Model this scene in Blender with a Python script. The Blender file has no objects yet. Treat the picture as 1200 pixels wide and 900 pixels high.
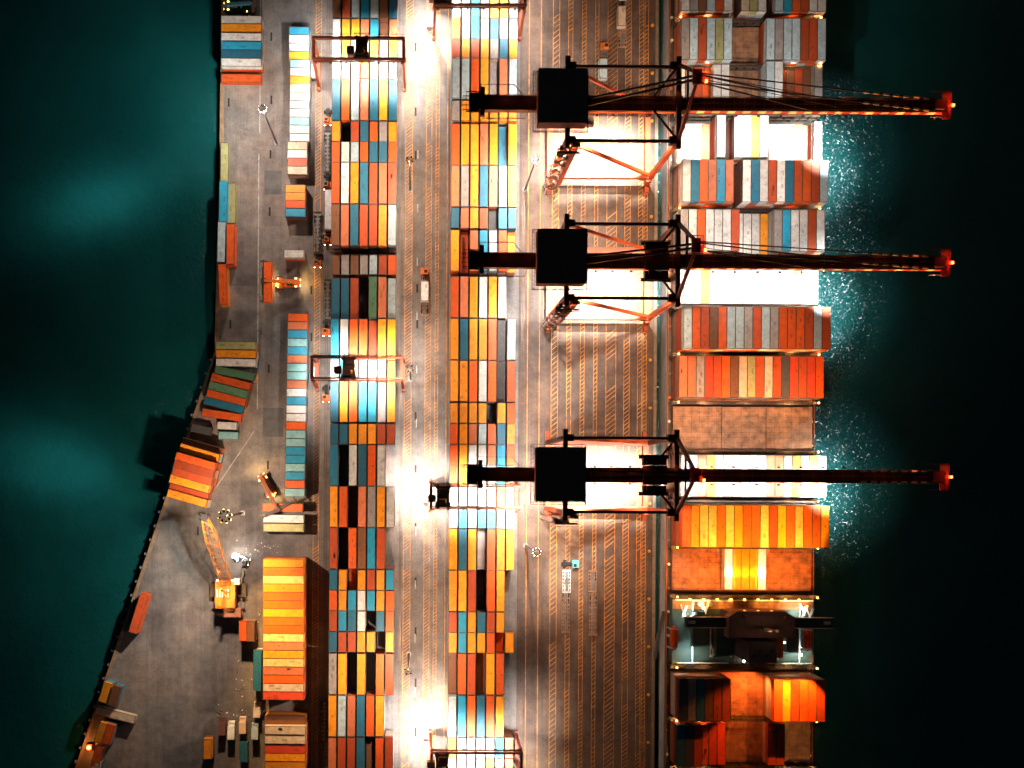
import bpy, math, random
from mathutils import Vector, Matrix
random.seed(7)
R = math.radians
C = bpy.context.scene.collection

# ---------------------------------------------------------------- survey
CAM_H, FPX, NX, NY, SK = 350.0, 1343.0, 490.0, 565.0, 0.006
def P(px, py, z=0.0):
    """ground position of a surveyed photo point lying at height z"""
    s = (CAM_H - z) / FPX
    u, v = (px - NX) * s, -(py - NY) * s
    return (u - SK * v, v + SK * u)

# ---------------------------------------------------------------- materials
MATS = {}
def nodes_of(m):
    m.use_nodes = True
    nt = m.node_tree
    return nt, nt.nodes, nt.links, nt.nodes['Principled BSDF']

def mat_paint(name, col, rough=0.55, dirt=0.35, rust=0.0, metal=0.0, scale=0.6, ribs=0.0, spec=0.3, dust=0.0):
    """painted or bare surface with blotchy dirt, rust spots and optional pressed ribs"""
    if name in MATS: return MATS[name]
    m = bpy.data.materials.new(name); MATS[name] = m
    nt, N, L, b = nodes_of(m)
    tc = N.new('ShaderNodeTexCoord'); oi = N.new('ShaderNodeObjectInfo')
    mul = N.new('ShaderNodeVectorMath'); mul.operation = 'MULTIPLY_ADD'
    comb = N.new('ShaderNodeCombineXYZ')
    for i in range(3): L.new(oi.outputs['Random'], comb.inputs[i])
    mul.inputs[1].default_value = (170, 90, 50)
    L.new(comb.outputs[0], mul.inputs[0]); L.new(tc.outputs['Object'], mul.inputs[2])
    n1 = N.new('ShaderNodeTexNoise'); n1.inputs['Scale'].default_value = scale; n1.inputs['Detail'].default_value = 6; n1.inputs['Roughness'].default_value = .65
    n2 = N.new('ShaderNodeTexNoise'); n2.inputs['Scale'].default_value = scale * 1.7; n2.inputs['Detail'].default_value = 8; n2.inputs['Roughness'].default_value = .75
    L.new(mul.outputs[0], n1.inputs['Vector']); L.new(mul.outputs[0], n2.inputs['Vector'])
    hsv = N.new('ShaderNodeHueSaturation'); hsv.inputs['Color'].default_value = (*col, 1)
    mr = N.new('ShaderNodeMapRange'); mr.inputs['To Min'].default_value = .78; mr.inputs['To Max'].default_value = 1.15
    L.new(oi.outputs['Random'], mr.inputs['Value']); L.new(mr.outputs[0], hsv.inputs['Value'])
    mh = N.new('ShaderNodeMapRange'); mh.inputs['To Min'].default_value = .488; mh.inputs['To Max'].default_value = .512
    L.new(n1.outputs['Color'], mh.inputs['Value'])
    r1 = N.new('ShaderNodeMapRange'); r1.inputs['From Min'].default_value = .35; r1.inputs['From Max'].default_value = .7
    r1.inputs['To Min'].default_value = 0; r1.inputs['To Max'].default_value = dirt
    L.new(n1.outputs['Fac'], r1.inputs['Value'])
    mx = N.new('ShaderNodeMix'); mx.data_type = 'RGBA'; mx.inputs['B'].default_value = (.045, .032, .025, 1)
    L.new(r1.outputs[0], mx.inputs['Factor']); L.new(hsv.outputs[0], mx.inputs['A'])
    out = mx.outputs['Result']
    if dust > 0:
        r3 = N.new('ShaderNodeMapRange'); r3.inputs['From Min'].default_value = .45; r3.inputs['From Max'].default_value = .75
        r3.inputs['To Max'].default_value = dust
        L.new(n2.outputs['Fac'], r3.inputs['Value'])
        md = N.new('ShaderNodeMix'); md.data_type = 'RGBA'; md.inputs['B'].default_value = (.42, .36, .3, 1)
        L.new(r3.outputs[0], md.inputs['Factor']); L.new(out, md.inputs['A']); out = md.outputs['Result']
    if rust > 0:
        r2 = N.new('ShaderNodeMapRange'); r2.inputs['From Min'].default_value = .63 - .1 * rust; r2.inputs['From Max'].default_value = .72
        r2.inputs['To Max'].default_value = .85
        L.new(n2.outputs['Fac'], r2.inputs['Value'])
        m2 = N.new('ShaderNodeMix'); m2.data_type = 'RGBA'; m2.inputs['B'].default_value = (.10, .028, .01, 1)
        L.new(r2.outputs[0], m2.inputs['Factor']); L.new(out, m2.inputs['A']); out = m2.outputs['Result']
    L.new(out, b.inputs['Base Color'])
    b.inputs['Roughness'].default_value = rough; b.inputs['Metallic'].default_value = metal
    b.inputs['Specular IOR Level'].default_value = spec
    if ribs > 0:
        wv = N.new('ShaderNodeTexWave'); wv.inputs['Scale'].default_value = ribs; wv.inputs['Distortion'].default_value = 0
        L.new(tc.outputs['Object'], wv.inputs['Vector'])
        bp = N.new('ShaderNodeBump'); bp.inputs['Strength'].default_value = .35; bp.inputs['Distance'].default_value = .04
        L.new(wv.outputs['Fac'], bp.inputs['Height']); L.new(bp.outputs[0], b.inputs['Normal'])
    return m

def mat_lamp(name, col, strength):
    if name in MATS: return MATS[name]
    m = bpy.data.materials.new(name); MATS[name] = m
    nt, N, L, b = nodes_of(m)
    b.inputs['Base Color'].default_value = (.8, .8, .8, 1)
    b.inputs['Emission Color'].default_value = (*col, 1); b.inputs['Emission Strength'].default_value = strength
    return m

COL = {  # letter: (words, linear albedo)
 'O': ('orange', (.70, .088, .002)), 'R': ('rust red', (.42, .054, .008)), 'Y': ('amber yellow', (.80, .27, .004)),
 'W': ('white', (.62, .60, .58)), 'L': ('slate grey', (.36, .46, .50)), 'T': ('dark teal', (.002, .115, .20)),
 'B': ('bright blue', (.003, .26, .43)), 'G': ('green', (.075, .19, .10)), 'P': ('salmon', (.58, .15, .06)),
 'N': ('grey', (.28, .25, .24)), 'M': ('brown', (.17, .06, .022)), 'V': ('pale olive', (.34, .33, .14)),
 'K': ('black', (.02, .018, .018)), 'S': ('charcoal', (.045, .05, .055)), 'D': ('red', (.55, .045, .012)), 'E': ('beige', (.55, .42, .30)),
 'C': ('cream yellow', (.72, .46, .16)), 'A': ('pale aqua', (.22, .46, .48)),
}
CMAT = {k: mat_paint('container_' + v[0].replace(' ', '_'), v[1], rough=.5, dirt=.40, rust=.7 if k in 'WLENVAPOC' else .45, scale=.62, ribs=.55, dust=.08) for k, v in COL.items()}
M_CRANE = mat_paint('crane_dark_paint', (.045, .011, .006), rough=.55, dirt=.4, spec=.15)
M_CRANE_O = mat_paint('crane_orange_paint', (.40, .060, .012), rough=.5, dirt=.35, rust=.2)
M_SALMON = mat_paint('crane_faded_red', (.30, .07, .035), rough=.6, dirt=.35)
M_ROOF = mat_paint('black_roofing', (.07, .07, .075), rough=.85, dirt=.2, spec=.1, scale=.3)
M_STEEL = mat_paint('galvanised_steel', (.22, .21, .20), rough=.45, dirt=.5, metal=.4, rust=.3)
M_RTG = mat_paint('gantry_rust_paint', (.26, .045, .012), dirt=.4, rust=.3)
M_BLACK = mat_paint('black_rubber', (.015, .014, .014), rough=.8, dirt=.2)
M_WHITE = mat_paint('white_vehicle_paint', (.72, .71, .69), rough=.4, dirt=.3)
M_GLASS = mat_paint('dark_glass', (.02, .03, .035), rough=.08, dirt=.05, spec=.6)
M_STRIPE_W = mat_paint('cream_stripe_paint', (.75, .50, .28), dirt=.2)
M_STRIPE_R = mat_paint('red_stripe_paint', (.40, .03, .015), dirt=.3)
M_YELLOW = mat_paint('yellow_machine_paint', (.70, .33, .02), dirt=.4, rust=.3)
M_MACH_O = mat_paint('orange_machine_paint', (.65, .14, .015), dirt=.4, rust=.3)
M_HATCH = mat_paint('hatch_cover_paint', (.42, .19, .09), rough=.6, dirt=.85, rust=.8, scale=.42, dust=.35)
def add_seams(m, bw, bh, dark=.35, size=.09):
    nt = m.node_tree; b = nt.nodes['Principled BSDF']; src = b.inputs['Base Color'].links[0].from_socket
    tc = nt.nodes.new('ShaderNodeTexCoord'); br = nt.nodes.new('ShaderNodeTexBrick'); br.offset = 0; br.inputs['Scale'].default_value = 1
    br.inputs['Brick Width'].default_value = bw; br.inputs['Row Height'].default_value = bh; br.inputs['Mortar Size'].default_value = size; br.inputs['Mortar Smooth'].default_value = .3
    br.inputs['Color1'].default_value = (1, 1, 1, 1); br.inputs['Color2'].default_value = (.84, .82, .8, 1); br.inputs['Mortar'].default_value = (dark, dark, dark, 1)
    mx = nt.nodes.new('ShaderNodeMix'); mx.data_type = 'RGBA'; mx.blend_type = 'MULTIPLY'; mx.inputs['Factor'].default_value = 1
    nt.links.new(tc.outputs['Object'], br.inputs['Vector']); nt.links.new(src, mx.inputs['A']); nt.links.new(br.outputs['Color'], mx.inputs['B']); nt.links.new(mx.outputs['Result'], b.inputs['Base Color'])
add_seams(M_HATCH, 2.48, 1.55, .45, .05)
M_DECKG = mat_paint('green_deck_paint', (.06, .115, .10), rough=.5, dirt=.4, rust=.3)
M_HULL = mat_paint('pale_hull_paint', (.30, .31, .32), rough=.5, dirt=.4, rust=.6, scale=.15)
M_SHIPDARK = mat_paint('ship_dark_steel', (.06, .045, .035), rough=.6, dirt=.4, rust=.5)
M_SUPER = mat_paint('superstructure_paint', (.16, .10, .08), rough=.6, dirt=.4)
M_TRAIL = mat_paint('rusty_trailer_paint', (.36, .18, .10), dirt=.5, rust=.6)
M_LAMP_W = mat_lamp('white_lamp_glow', (1, .86, .66), 30)
M_LAMP_Y = mat_lamp('amber_lamp_glow', (1, .55, .12), 14)
M_LAMP_R = mat_lamp('red_lamp_glow', (1, .05, .01), 16)
M_LAMP_O = mat_lamp('sodium_lamp_glow', (1, .38, .06), 22)

# ---------------------------------------------------------------- mesh builder
class MB:
    def __init__(self): self.v, self.f, self.m = [], [], []
    def add(self, vs, fs, mi=0):
        o = len(self.v); self.v += [tuple(p) for p in vs]; self.f += [tuple(i + o for i in f) for f in fs]; self.m += [mi] * len(fs)
    def box(self, c, s, rz=0.0, mi=0, taper=1.0):
        x, y, z = s[0] / 2, s[1] / 2, s[2] / 2
        ca, sa = math.cos(rz), math.sin(rz); vs = []
        for dz, k in ((-z, 1), (z, taper)):
            for dx, dy in ((-x, -y), (x, -y), (x, y), (-x, y)):
                dx2, dy2 = dx * k, dy * k
                vs.append((c[0] + dx2 * ca - dy2 * sa, c[1] + dx2 * sa + dy2 * ca, c[2] + dz))
        self.add(vs, [(3, 2, 1, 0), (4, 5, 6, 7), (0, 1, 5, 4), (1, 2, 6, 5), (2, 3, 7, 6), (3, 0, 4, 7)], mi); return self
    def bar(self, a, b, w, h=None, mi=0, w2=None):
        a, b = Vector(a), Vector(b); d = (b - a).normalized(); h = h or w
        up = Vector((0, 0, 1)) if abs(d.z) < .95 else Vector((0, 1, 0))
        s = d.cross(up).normalized(); t = s.cross(d); k = (w2 / w) if w2 else 1
        vs = []
        for p, q in ((a, 1), (b, k)):
            for e, g in ((-1, -1), (1, -1), (1, 1), (-1, 1)): vs.append(p + s * (e * w / 2 * q) + t * (g * h / 2 * q))
        self.add(vs, [(0, 1, 2, 3), (7, 6, 5, 4), (0, 4, 5, 1), (1, 5, 6, 2), (2, 6, 7, 3), (3, 7, 4, 0)], mi); return self
    def cyl(self, a, b, r, n=12, mi=0, r2=None):
        a, b = Vector(a), Vector(b); d = (b - a).normalized()
        up = Vector((0, 0, 1)) if abs(d.z) < .95 else Vector((0, 1, 0))
        s = d.cross(up).normalized(); t = s.cross(d); r2 = r if r2 is None else r2
        vs = [a + (s * math.cos(6.2832 * i / n) + t * math.sin(6.2832 * i / n)) * r for i in range(n)] + \
             [b + (s * math.cos(6.2832 * i / n) + t * math.sin(6.2832 * i / n)) * r2 for i in range(n)]
        fs = [(i, i + n, (i + 1) % n + n, (i + 1) % n) for i in range(n)] + [tuple(range(n)), tuple(range(2 * n - 1, n - 1, -1))]
        self.add(vs, fs, mi); return self
    def prism(self, pts, z0, z1, mi=0):
        n = len(pts)
        self.add([(x, y, z0) for x, y in pts] + [(x, y, z1) for x, y in pts],
                 [tuple(range(n - 1, -1, -1)), tuple(range(n, 2 * n))] + [(i, (i + 1) % n, (i + 1) % n + n, i + n) for i in range(n)], mi); return self
    def quad(self, pts, mi=0): self.add(pts, [tuple(range(len(pts)))], mi); return self
    def rail(self, pts, h=1.1, posts=2.0, r=.05, mi=0):
        for a, b in zip(pts, pts[1:]):
            a, b = Vector(a), Vector(b); up = Vector((0, 0, h))
            self.bar(a + up, b + up, r * 2, mi=mi); self.bar(a + up * .5, b + up * .5, r * 1.4, mi=mi)
            n = max(1, int((b - a).length / posts))
            for i in range(n + 1):
                p = a.lerp(b, i / n); self.bar(p, p + up, r * 1.6, mi=mi)
        return self
    def mesh(self, name, mats):
        me = bpy.data.meshes.new(name); me.from_pydata(self.v, [], self.f)
        for m in (mats if isinstance(mats, (list, tuple)) else [mats]): me.materials.append(m)
        me.polygons.foreach_set('material_index', self.m); me.update(); return me
    def build(self, name, mats, parent=None, loc=None):
        o = bpy.data.objects.new(name, self.mesh(name, mats)); C.objects.link(o)
        if parent: o.parent = parent
        if loc: o.location = loc
        return o

def bevel(o, w=.08):
    md = o.modifiers.new('edge', 'BEVEL'); md.width = w; md.segments = 1; md.limit_method = 'ANGLE'; return o
def tag(o, label=None, cat=None, group=None, kind=None):
    if label: o['label'] = label
    if cat: o['category'] = cat
    if group: o['group'] = group
    if kind: o['kind'] = kind
    return o
def empty(name, loc, label, cat, group=None, rz=0.0):
    o = bpy.data.objects.new(name, None); C.objects.link(o); o.location = loc; o.rotation_euler = (0, 0, rz)
    return tag(o, label, cat, group)
def copy_tree(o, parent=None):
    c = o.copy(); C.objects.link(c)
    if parent: c.parent = parent
    for ch in o.children: copy_tree(ch, c)
    return c
def spot(name, loc, power, col, angle, aim=None, blend=.6, parent=None, radius=.25):
    l = bpy.data.lights.new(name, 'SPOT'); l.energy = power; l.color = col; l.spot_size = R(angle); l.spot_blend = blend; l.shadow_soft_size = radius
    o = bpy.data.objects.new(name, l); C.objects.link(o); o.location = loc
    if aim is not None:
        o.rotation_euler = (Vector(aim) - Vector(loc)).to_track_quat('-Z', 'Y').to_euler()
    if parent: o.parent = parent
    return o

WARM, WHITE, SODIUM, DEEP = (1, .64, .40), (1, .93, .85), (1, .50, .16), (1, .30, .05)
POW = dict(mast=1.0, sts=1.0, rtg=1.0, ship=1.0)

# ---------------------------------------------------------------- setting: water, ground, road surface
SHORE = [P(259, -260), P(259, 0), P(257.5, 165), P(253, 340), P(251.5, 412), P(88, 900), P(-20, 1222)]
QUAY_X = 72.6
EAST = [(QUAY_X, -230), (QUAY_X, 330)]
shore_poly = SHORE + EAST
ground_mat = bpy.data.materials.new('worn_concrete_yard')
nt, N, L, b = nodes_of(ground_mat)
tc = N.new('ShaderNodeTexCoord')
def noise(scale, detail, rough, vec=None, sc=None):
    n = N.new('ShaderNodeTexNoise'); n.inputs['Scale'].default_value = scale; n.inputs['Detail'].default_value = detail; n.inputs['Roughness'].default_value = rough
    if sc:
        mp = N.new('ShaderNodeMapping'); mp.inputs['Scale'].default_value = sc; L.new(tc.outputs['Object'], mp.inputs['Vector']); L.new(mp.outputs[0], n.inputs['Vector'])
    else: L.new(tc.outputs['Object'], n.inputs['Vector'])
    return n
def ramp(src, stops):
    r = N.new('ShaderNodeValToRGB'); L.new(src, r.inputs[0])
    e = r.color_ramp.elements
    while len(e) < len(stops): e.new(.5)
    for el, (p, c) in zip(e, stops): el.position = p; el.color = (*c, 1) if len(c) == 3 else c
    return r
def mixc(fac, a, bb, mode='MIX', f=1.0):
    m = N.new('ShaderNodeMix'); m.data_type = 'RGBA'; m.blend_type = mode
    if fac is None: m.inputs['Factor'].default_value = f
    else: L.new(fac, m.inputs['Factor'])
    for s, k in ((a, 'A'), (bb, 'B')):
        if isinstance(s, tuple): m.inputs[k].default_value = (*s, 1)
        else: L.new(s, m.inputs[k])
    return m.outputs['Result']
def build_ground_nodes(base_stops, streak=.5, slab=True):
    big = noise(.03, 6, .6); mid = noise(.25, 8, .7); fine = noise(2.2, 6, .7); st = noise(.7, 6, .75, sc=(1, .03, 1)); oil = noise(.16, 10, .8); pat = noise(.06, 2, .4, sc=(1, .35, 1))
    c = ramp(big.outputs['Fac'], base_stops).outputs[0]
    c = mixc(None, c, ramp(mid.outputs['Fac'], [(.3, (.62, .6, .6)), (.7, (1.25, 1.22, 1.2))]).outputs[0], 'MULTIPLY')
    c = mixc(None, c, ramp(st.outputs['Fac'], [(.32, (.45, .45, .46)), (.6, (1.12, 1.12, 1.12))]).outputs[0], 'MULTIPLY', streak)
    c = mixc(None, c, ramp(fine.outputs['Fac'], [(.3, (.75, .75, .75)), (.7, (1.2, 1.2, 1.2))]).outputs[0], 'MULTIPLY', .8)
    c = mixc(ramp(oil.outputs['Fac'], [(.58, (0, 0, 0)), (.72, (.75, .75, .75))]).outputs[0], c, (.02, .018, .018))
    c = mixc(None, c, ramp(pat.outputs['Fac'], [(.44, (.66, .66, .68)), (.47, (1, 1, 1))]).outputs[0], 'MULTIPLY', .55)
    if slab:
        br = N.new('ShaderNodeTexBrick'); br.offset = 0; br.inputs['Scale'].default_value = 1; br.inputs['Brick Width'].default_value = 9; br.inputs['Row Height'].default_value = 11
        br.inputs['Mortar Size'].default_value = .035; br.inputs['Color1'].default_value = (1, 1, 1, 1); br.inputs['Color2'].default_value = (.8, .78, .78, 1); br.inputs['Mortar'].default_value = (.5, .5, .5, 1)
        L.new(tc.outputs['Object'], br.inputs['Vector'])
        c = mixc(None, c, br.outputs['Color'], 'MULTIPLY', .55)
    L.new(c, b.inputs['Base Color']); b.inputs['Roughness'].default_value = .72; b.inputs['Specular IOR Level'].default_value = .25
    bp = N.new('ShaderNodeBump'); bp.inputs['Strength'].default_value = .25; bp.inputs['Distance'].default_value = .03
    L.new(fine.outputs['Fac'], bp.inputs['Height']); L.new(bp.outputs[0], b.inputs['Normal'])
build_ground_nodes([(.34, (.085, .085, .092)), (.48, (.165, .155, .152)), (.66, (.245, .195, .165))], streak=.35)
road_mat = bpy.data.materials.new('tyre_marked_asphalt')
nt, N, L, b = nodes_of(road_mat); tc = N.new('ShaderNodeTexCoord')
build_ground_nodes([(.3, (.12, .11, .105)), (.5, (.175, .152, .14)), (.7, (.225, .185, .16))], streak=.3)
apron_mat = bpy.data.materials.new('quay_apron_concrete')
nt, N, L, b = nodes_of(apron_mat); tc = N.new('ShaderNodeTexCoord')
build_ground_nodes([(.34, (.062, .050, .046)), (.5, (.115, .080, .066)), (.66, (.17, .11, .076))], streak=.35, slab=True)

gm = MB(); gm.prism(shore_poly, -14, 0)
tag(gm.build('yard_ground', ground_mat), 'grey concrete ground of the container yard', kind='structure')
def sheet(name, x0, x1, y0, y1, z, m, label):
    return tag(MB().box(((x0 + x1) / 2, (y0 + y1) / 2, z - .02), (x1 - x0, y1 - y0, .04)).build(name, m), label, kind='structure')
xa0, xa1 = P(607, 500)[0], QUAY_X - .9
sheet('quay_apron', xa0, xa1, -225, 325, .03, apron_mat, 'brown concrete apron along the ship side')
sheet('yard_road', P(466.5, 500)[0], P(521, 500)[0], -225, 325, .03, road_mat, 'wide truck road between the two container blocks')
sheet('service_lane', P(362, 500)[0], P(386, 500)[0], -225, 325, .03, road_mat, 'truck lane beside the inner container block')
tag(MB().box((QUAY_X - .45, 50, .1), (.9, 550, .2)).build('quay_kerb', mat_paint('kerb_concrete', (.30, .22, .15), dirt=.5, rust=.4, rough=.8)), kind='structure')
kb = MB()
for a, c in zip(SHORE, SHORE[1:]):
    a, c = Vector((*a, 0)), Vector((*c, 0)); d = (c - a).normalized(); nrm = Vector((-d.y, d.x, 0)) * .55
    kb.bar(a + nrm + Vector((0, 0, .15)), c + nrm + Vector((0, 0, .15)), 1.0, .3)
tag(kb.build('sea_wall_kerb', mat_paint('seawall_concrete', (.34, .22, .13), dirt=.55, rust=.4, rough=.8)), kind='structure')

# painted lines
my, mw = MB(), MB()
def band(x0, x1, step=1.7, w=.17, y0=-215, y1=320, edge=.12, z=.05, lean=.8, solid=True):
    if solid:
        step *= .82
    for x in (x0, x1): my.box((x, (y0 + y1) / 2, z), (edge, y1 - y0, .012))
    y = y0; gap = 0
    while y < y1:
        if gap > 0: gap -= 1; y += step; continue
        if random.random() < .035: gap = random.randint(1, 6)
        a, c = x0 + .1, x1 - .1
        my.quad([(a, y, z + .012), (c, y + (c - a) * lean, z + .012), (c, y + (c - a) * lean + w, z + .012), (a, y + w, z + .012)]); y += step
for p0, p1, st in ((645, 652.5, 1.9), (663, 668, 1.6), (679, 683.5, 1.5), (694.5, 698.5, 1.7), (709, 720.5, 1.75), (730, 736.5, 1.5), (746, 751, 1.5), (752.5, 756.5, 1.5)):
    band(P(p0, 600)[0], P(p1, 600)[0], st)
for p0, p1 in ((473, 481), (497, 503.5), (508.5, 512)):
    band(P(p0, 600)[0], P(p1, 600)[0], 1.3, .15)
band(P(367, 600)[0], P(373.5, 600)[0], 1.3, .15)
for p in (617, 522, 631): my.box((P(p, 600)[0], 50, .05), (.16, 530, .012))
for i in range(-4, 26):
    mw.box((P(487.3, 600)[0], P(487, 55 + i * 63)[1], .055), (.35, 2.6, .012))
tag(my.build('yellow_road_markings', mat_paint('yellow_line_paint', (.78, .30, .018), dirt=.85, rough=.7, scale=.45, dust=.15)), 'yellow hatched lane markings painted on the ground', kind='structure')
mw.box((*P(302.5, 330), .02), (.3, 78, .02)); mw.box((*P(305, 60), .02), (.3, 50, .02))
a, c = P(262, 850), P(283, 640)
for (a, c) in ((P(262, 510), P(300, 420)), (P(298, 505), P(244, 585))): mw.bar((*a, .02), (*c, .02), .25, .02)
tag(mw.build('white_road_markings', mat_paint('white_line_paint', (.36, .35, .34), dirt=.7, rough=.7, scale=.8)), 'faded white and grey lines painted on the ground', kind='structure')
# drain slots and cast patches
dm = MB()
for px, py in ((318, 43), (318, 117), (317, 181), (268, 120), (316, 248), (270, 380), (315, 432), (232, 622), (314, 545), (253, 380), (487, 55), (487, 131), (487, 182), (487, 488), (487, 550), (487, 618), (487, 682), (487, 740), (487, 800), (487, 858), (489, 380), (489, 338), (365, 340), (365, 395)):
    dm.box((*P(px, py), .04), (.55, 2.6, .03))
tag(dm.build('drain_slots', M_BLACK), 'dark drain slots set in the ground', kind='structure')
pm = MB()
for px0, py0, px1, py1 in ((308, 478, 332, 512), (262, 300, 302, 335), (310, 200, 330, 228), (502, 685, 520, 780), (500, 250, 520, 310)):
    a, c = P(px0, py0), P(px1, py1); pm.box(((a[0] + c[0]) / 2, (a[1] + c[1]) / 2, .006), (c[0] - a[0], a[1] - c[1], .016))
tag(pm.build('ground_patches', mat_paint('patched_asphalt', (.12, .118, .118), dirt=.5, rough=.85)), 'darker repaired patches in the yard ground', kind='structure')
# rails
rm = MB()
for px in (635.5, 637.0, 759.5, 761.5, 380, 382.5, 468.5, 470, 522.5, 524, 610, 612.5):
    rm.box((P(px, 600)[0], 50, .06), (.14, 545, .05))
tag(rm.build('crane_rails', mat_paint('polished_rail', (.10, .075, .06), metal=.6, rough=.4, dirt=.4)), 'steel crane rails set into the apron and yard', kind='structure')

# water
wm = bpy.data.materials.new('harbour_water')
nt, N, L, b = nodes_of(wm); tc = N.new('ShaderNodeTexCoord')
wb = noise(.02, 5, .6)
c = ramp(wb.outputs['Fac'], [(.35, (.0025, .040, .043)), (.65, (.004, .060, .061))]).outputs[0]
n1, n2 = noise(.16, 4, .6), noise(.7, 4, .6)
ad = N.new('ShaderNodeMath'); ad.operation = 'MULTIPLY_ADD'; ad.inputs[1].default_value = .4; L.new(n2.outputs['Fac'], ad.inputs[0]); L.new(n1.outputs['Fac'], ad.inputs[2])
bp = N.new('ShaderNodeBump'); bp.inputs['Strength'].default_value = 1.0; bp.inputs['Distance'].default_value = .34
L.new(ad.outputs[0], bp.inputs['Height'])
df = N.new('ShaderNodeBsdfDiffuse'); L.new(c, df.inputs['Color']); L.new(bp.outputs[0], df.inputs['Normal'])
vo = N.new('ShaderNodeTexVoronoi'); vo.inputs['Scale'].default_value = 4.2; vo.inputs['Randomness'].default_value = 1
wrp = N.new('ShaderNodeVectorMath'); wrp.operation = 'MULTIPLY_ADD'; wrp.inputs[1].default_value = (2.2, 2.2, 0); L.new(n2.outputs['Color'], wrp.inputs[0]); L.new(tc.outputs['Object'], wrp.inputs[2]); L.new(wrp.outputs[0], vo.inputs['Vector'])
vm = N.new('ShaderNodeVectorMath'); vm.operation = 'MULTIPLY_ADD'; vm.inputs[1].default_value = (.84, .84, 0); vm.inputs[2].default_value = (-.42, -.42, 1); L.new(vo.outputs['Color'], vm.inputs[0])
nn = N.new('ShaderNodeVectorMath'); nn.operation = 'NORMALIZE'; L.new(vm.outputs[0], nn.inputs[0])
gl_ = N.new('ShaderNodeBsdfGlossy'); gl_.inputs['Roughness'].default_value = .25; L.new(nn.outputs[0], gl_.inputs['Normal'])
mxs = N.new('ShaderNodeMixShader'); sx_n = N.new('ShaderNodeSeparateXYZ'); L.new(tc.outputs['Object'], sx_n.inputs[0]); chop = N.new('ShaderNodeMapRange'); chop.inputs['From Min'].default_value = -20; chop.inputs['From Max'].default_value = 60; chop.inputs['To Min'].default_value = .004; chop.inputs['To Max'].default_value = .04; L.new(sx_n.outputs['X'], chop.inputs['Value']); L.new(chop.outputs[0], mxs.inputs[0]); L.new(df.outputs[0], mxs.inputs[1]); L.new(gl_.outputs[0], mxs.inputs[2])
L.new(mxs.outputs[0], N['Material Output'].inputs['Surface'])
tag(MB().quad([(-1600, -1600, -3), (1600, -1600, -3), (1600, 1600, -3), (-1600, 1600, -3)]).build('harbour_water', wm), 'dark teal harbour water', kind='structure')

# fenders and bollards
def label_n(i): return ORD[i]
ORD = ['zeroth', 'first', 'second', 'third', 'fourth', 'fifth', 'sixth', 'seventh', 'eighth', 'ninth', 'tenth', 'eleventh', 'twelfth', 'thirteenth', 'fourteenth', 'fifteenth',
       'sixteenth', 'seventeenth', 'eighteenth', 'nineteenth', 'twentieth', '21st', '22nd', '23rd', '24th', '25th', '26th', '27th', '28th', '29th', '30th', '31st', '32nd', '33rd', '34th', '35th', '36th']
fb = MB(); fb.cyl((0, 0, -.7), (0, 0, .15), .42, 14); fb.cyl((0, 0, .15), (0, 0, .152), .2, 10); f0 = None
k = 0
for i in range(30):
    t = (i + .6) / 30; px, py = 251.5 + (88 - 251.5) * t, 412 + (900 - 412) * t
    x, y = P(px - 1.6, py - .6)
    if f0 is None: o = f0 = fb.build('rubber_fender', mat_paint('pale_tyre', (.17, .19, .19), dirt=.4, rough=.8))
    else: o = f0.copy(); C.objects.link(o)
    o.location = (x, y, -.3)
    tag(o, f'grey round rubber fender hung on the slanting sea wall, {ORD[i+1]} from the top', 'fender', 'fenders along the sea wall')
bb = MB(); bb.cyl((0, 0, 0), (0, 0, .15), .5, 12); bb.cyl((0, 0, .15), (0, 0, .6), .22, 10); bb.cyl((0, 0, .6), (0, 0, .85), .4, 10, r2=.3)
f0 = None
for i in range(16):
    py = 30 + i * 56
    if f0 is None: o = f0 = bb.build('mooring_bollard', M_YELLOW)
    else: o = f0.copy(); C.objects.link(o)
    o.location = (QUAY_X - 1.9, P(763, py)[1], .03)
    tag(o, f'squat yellow mooring bollard on the apron edge beside the ship, {ORD[i+1]} from the top', 'bollard', 'bollards along the quay')

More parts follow.
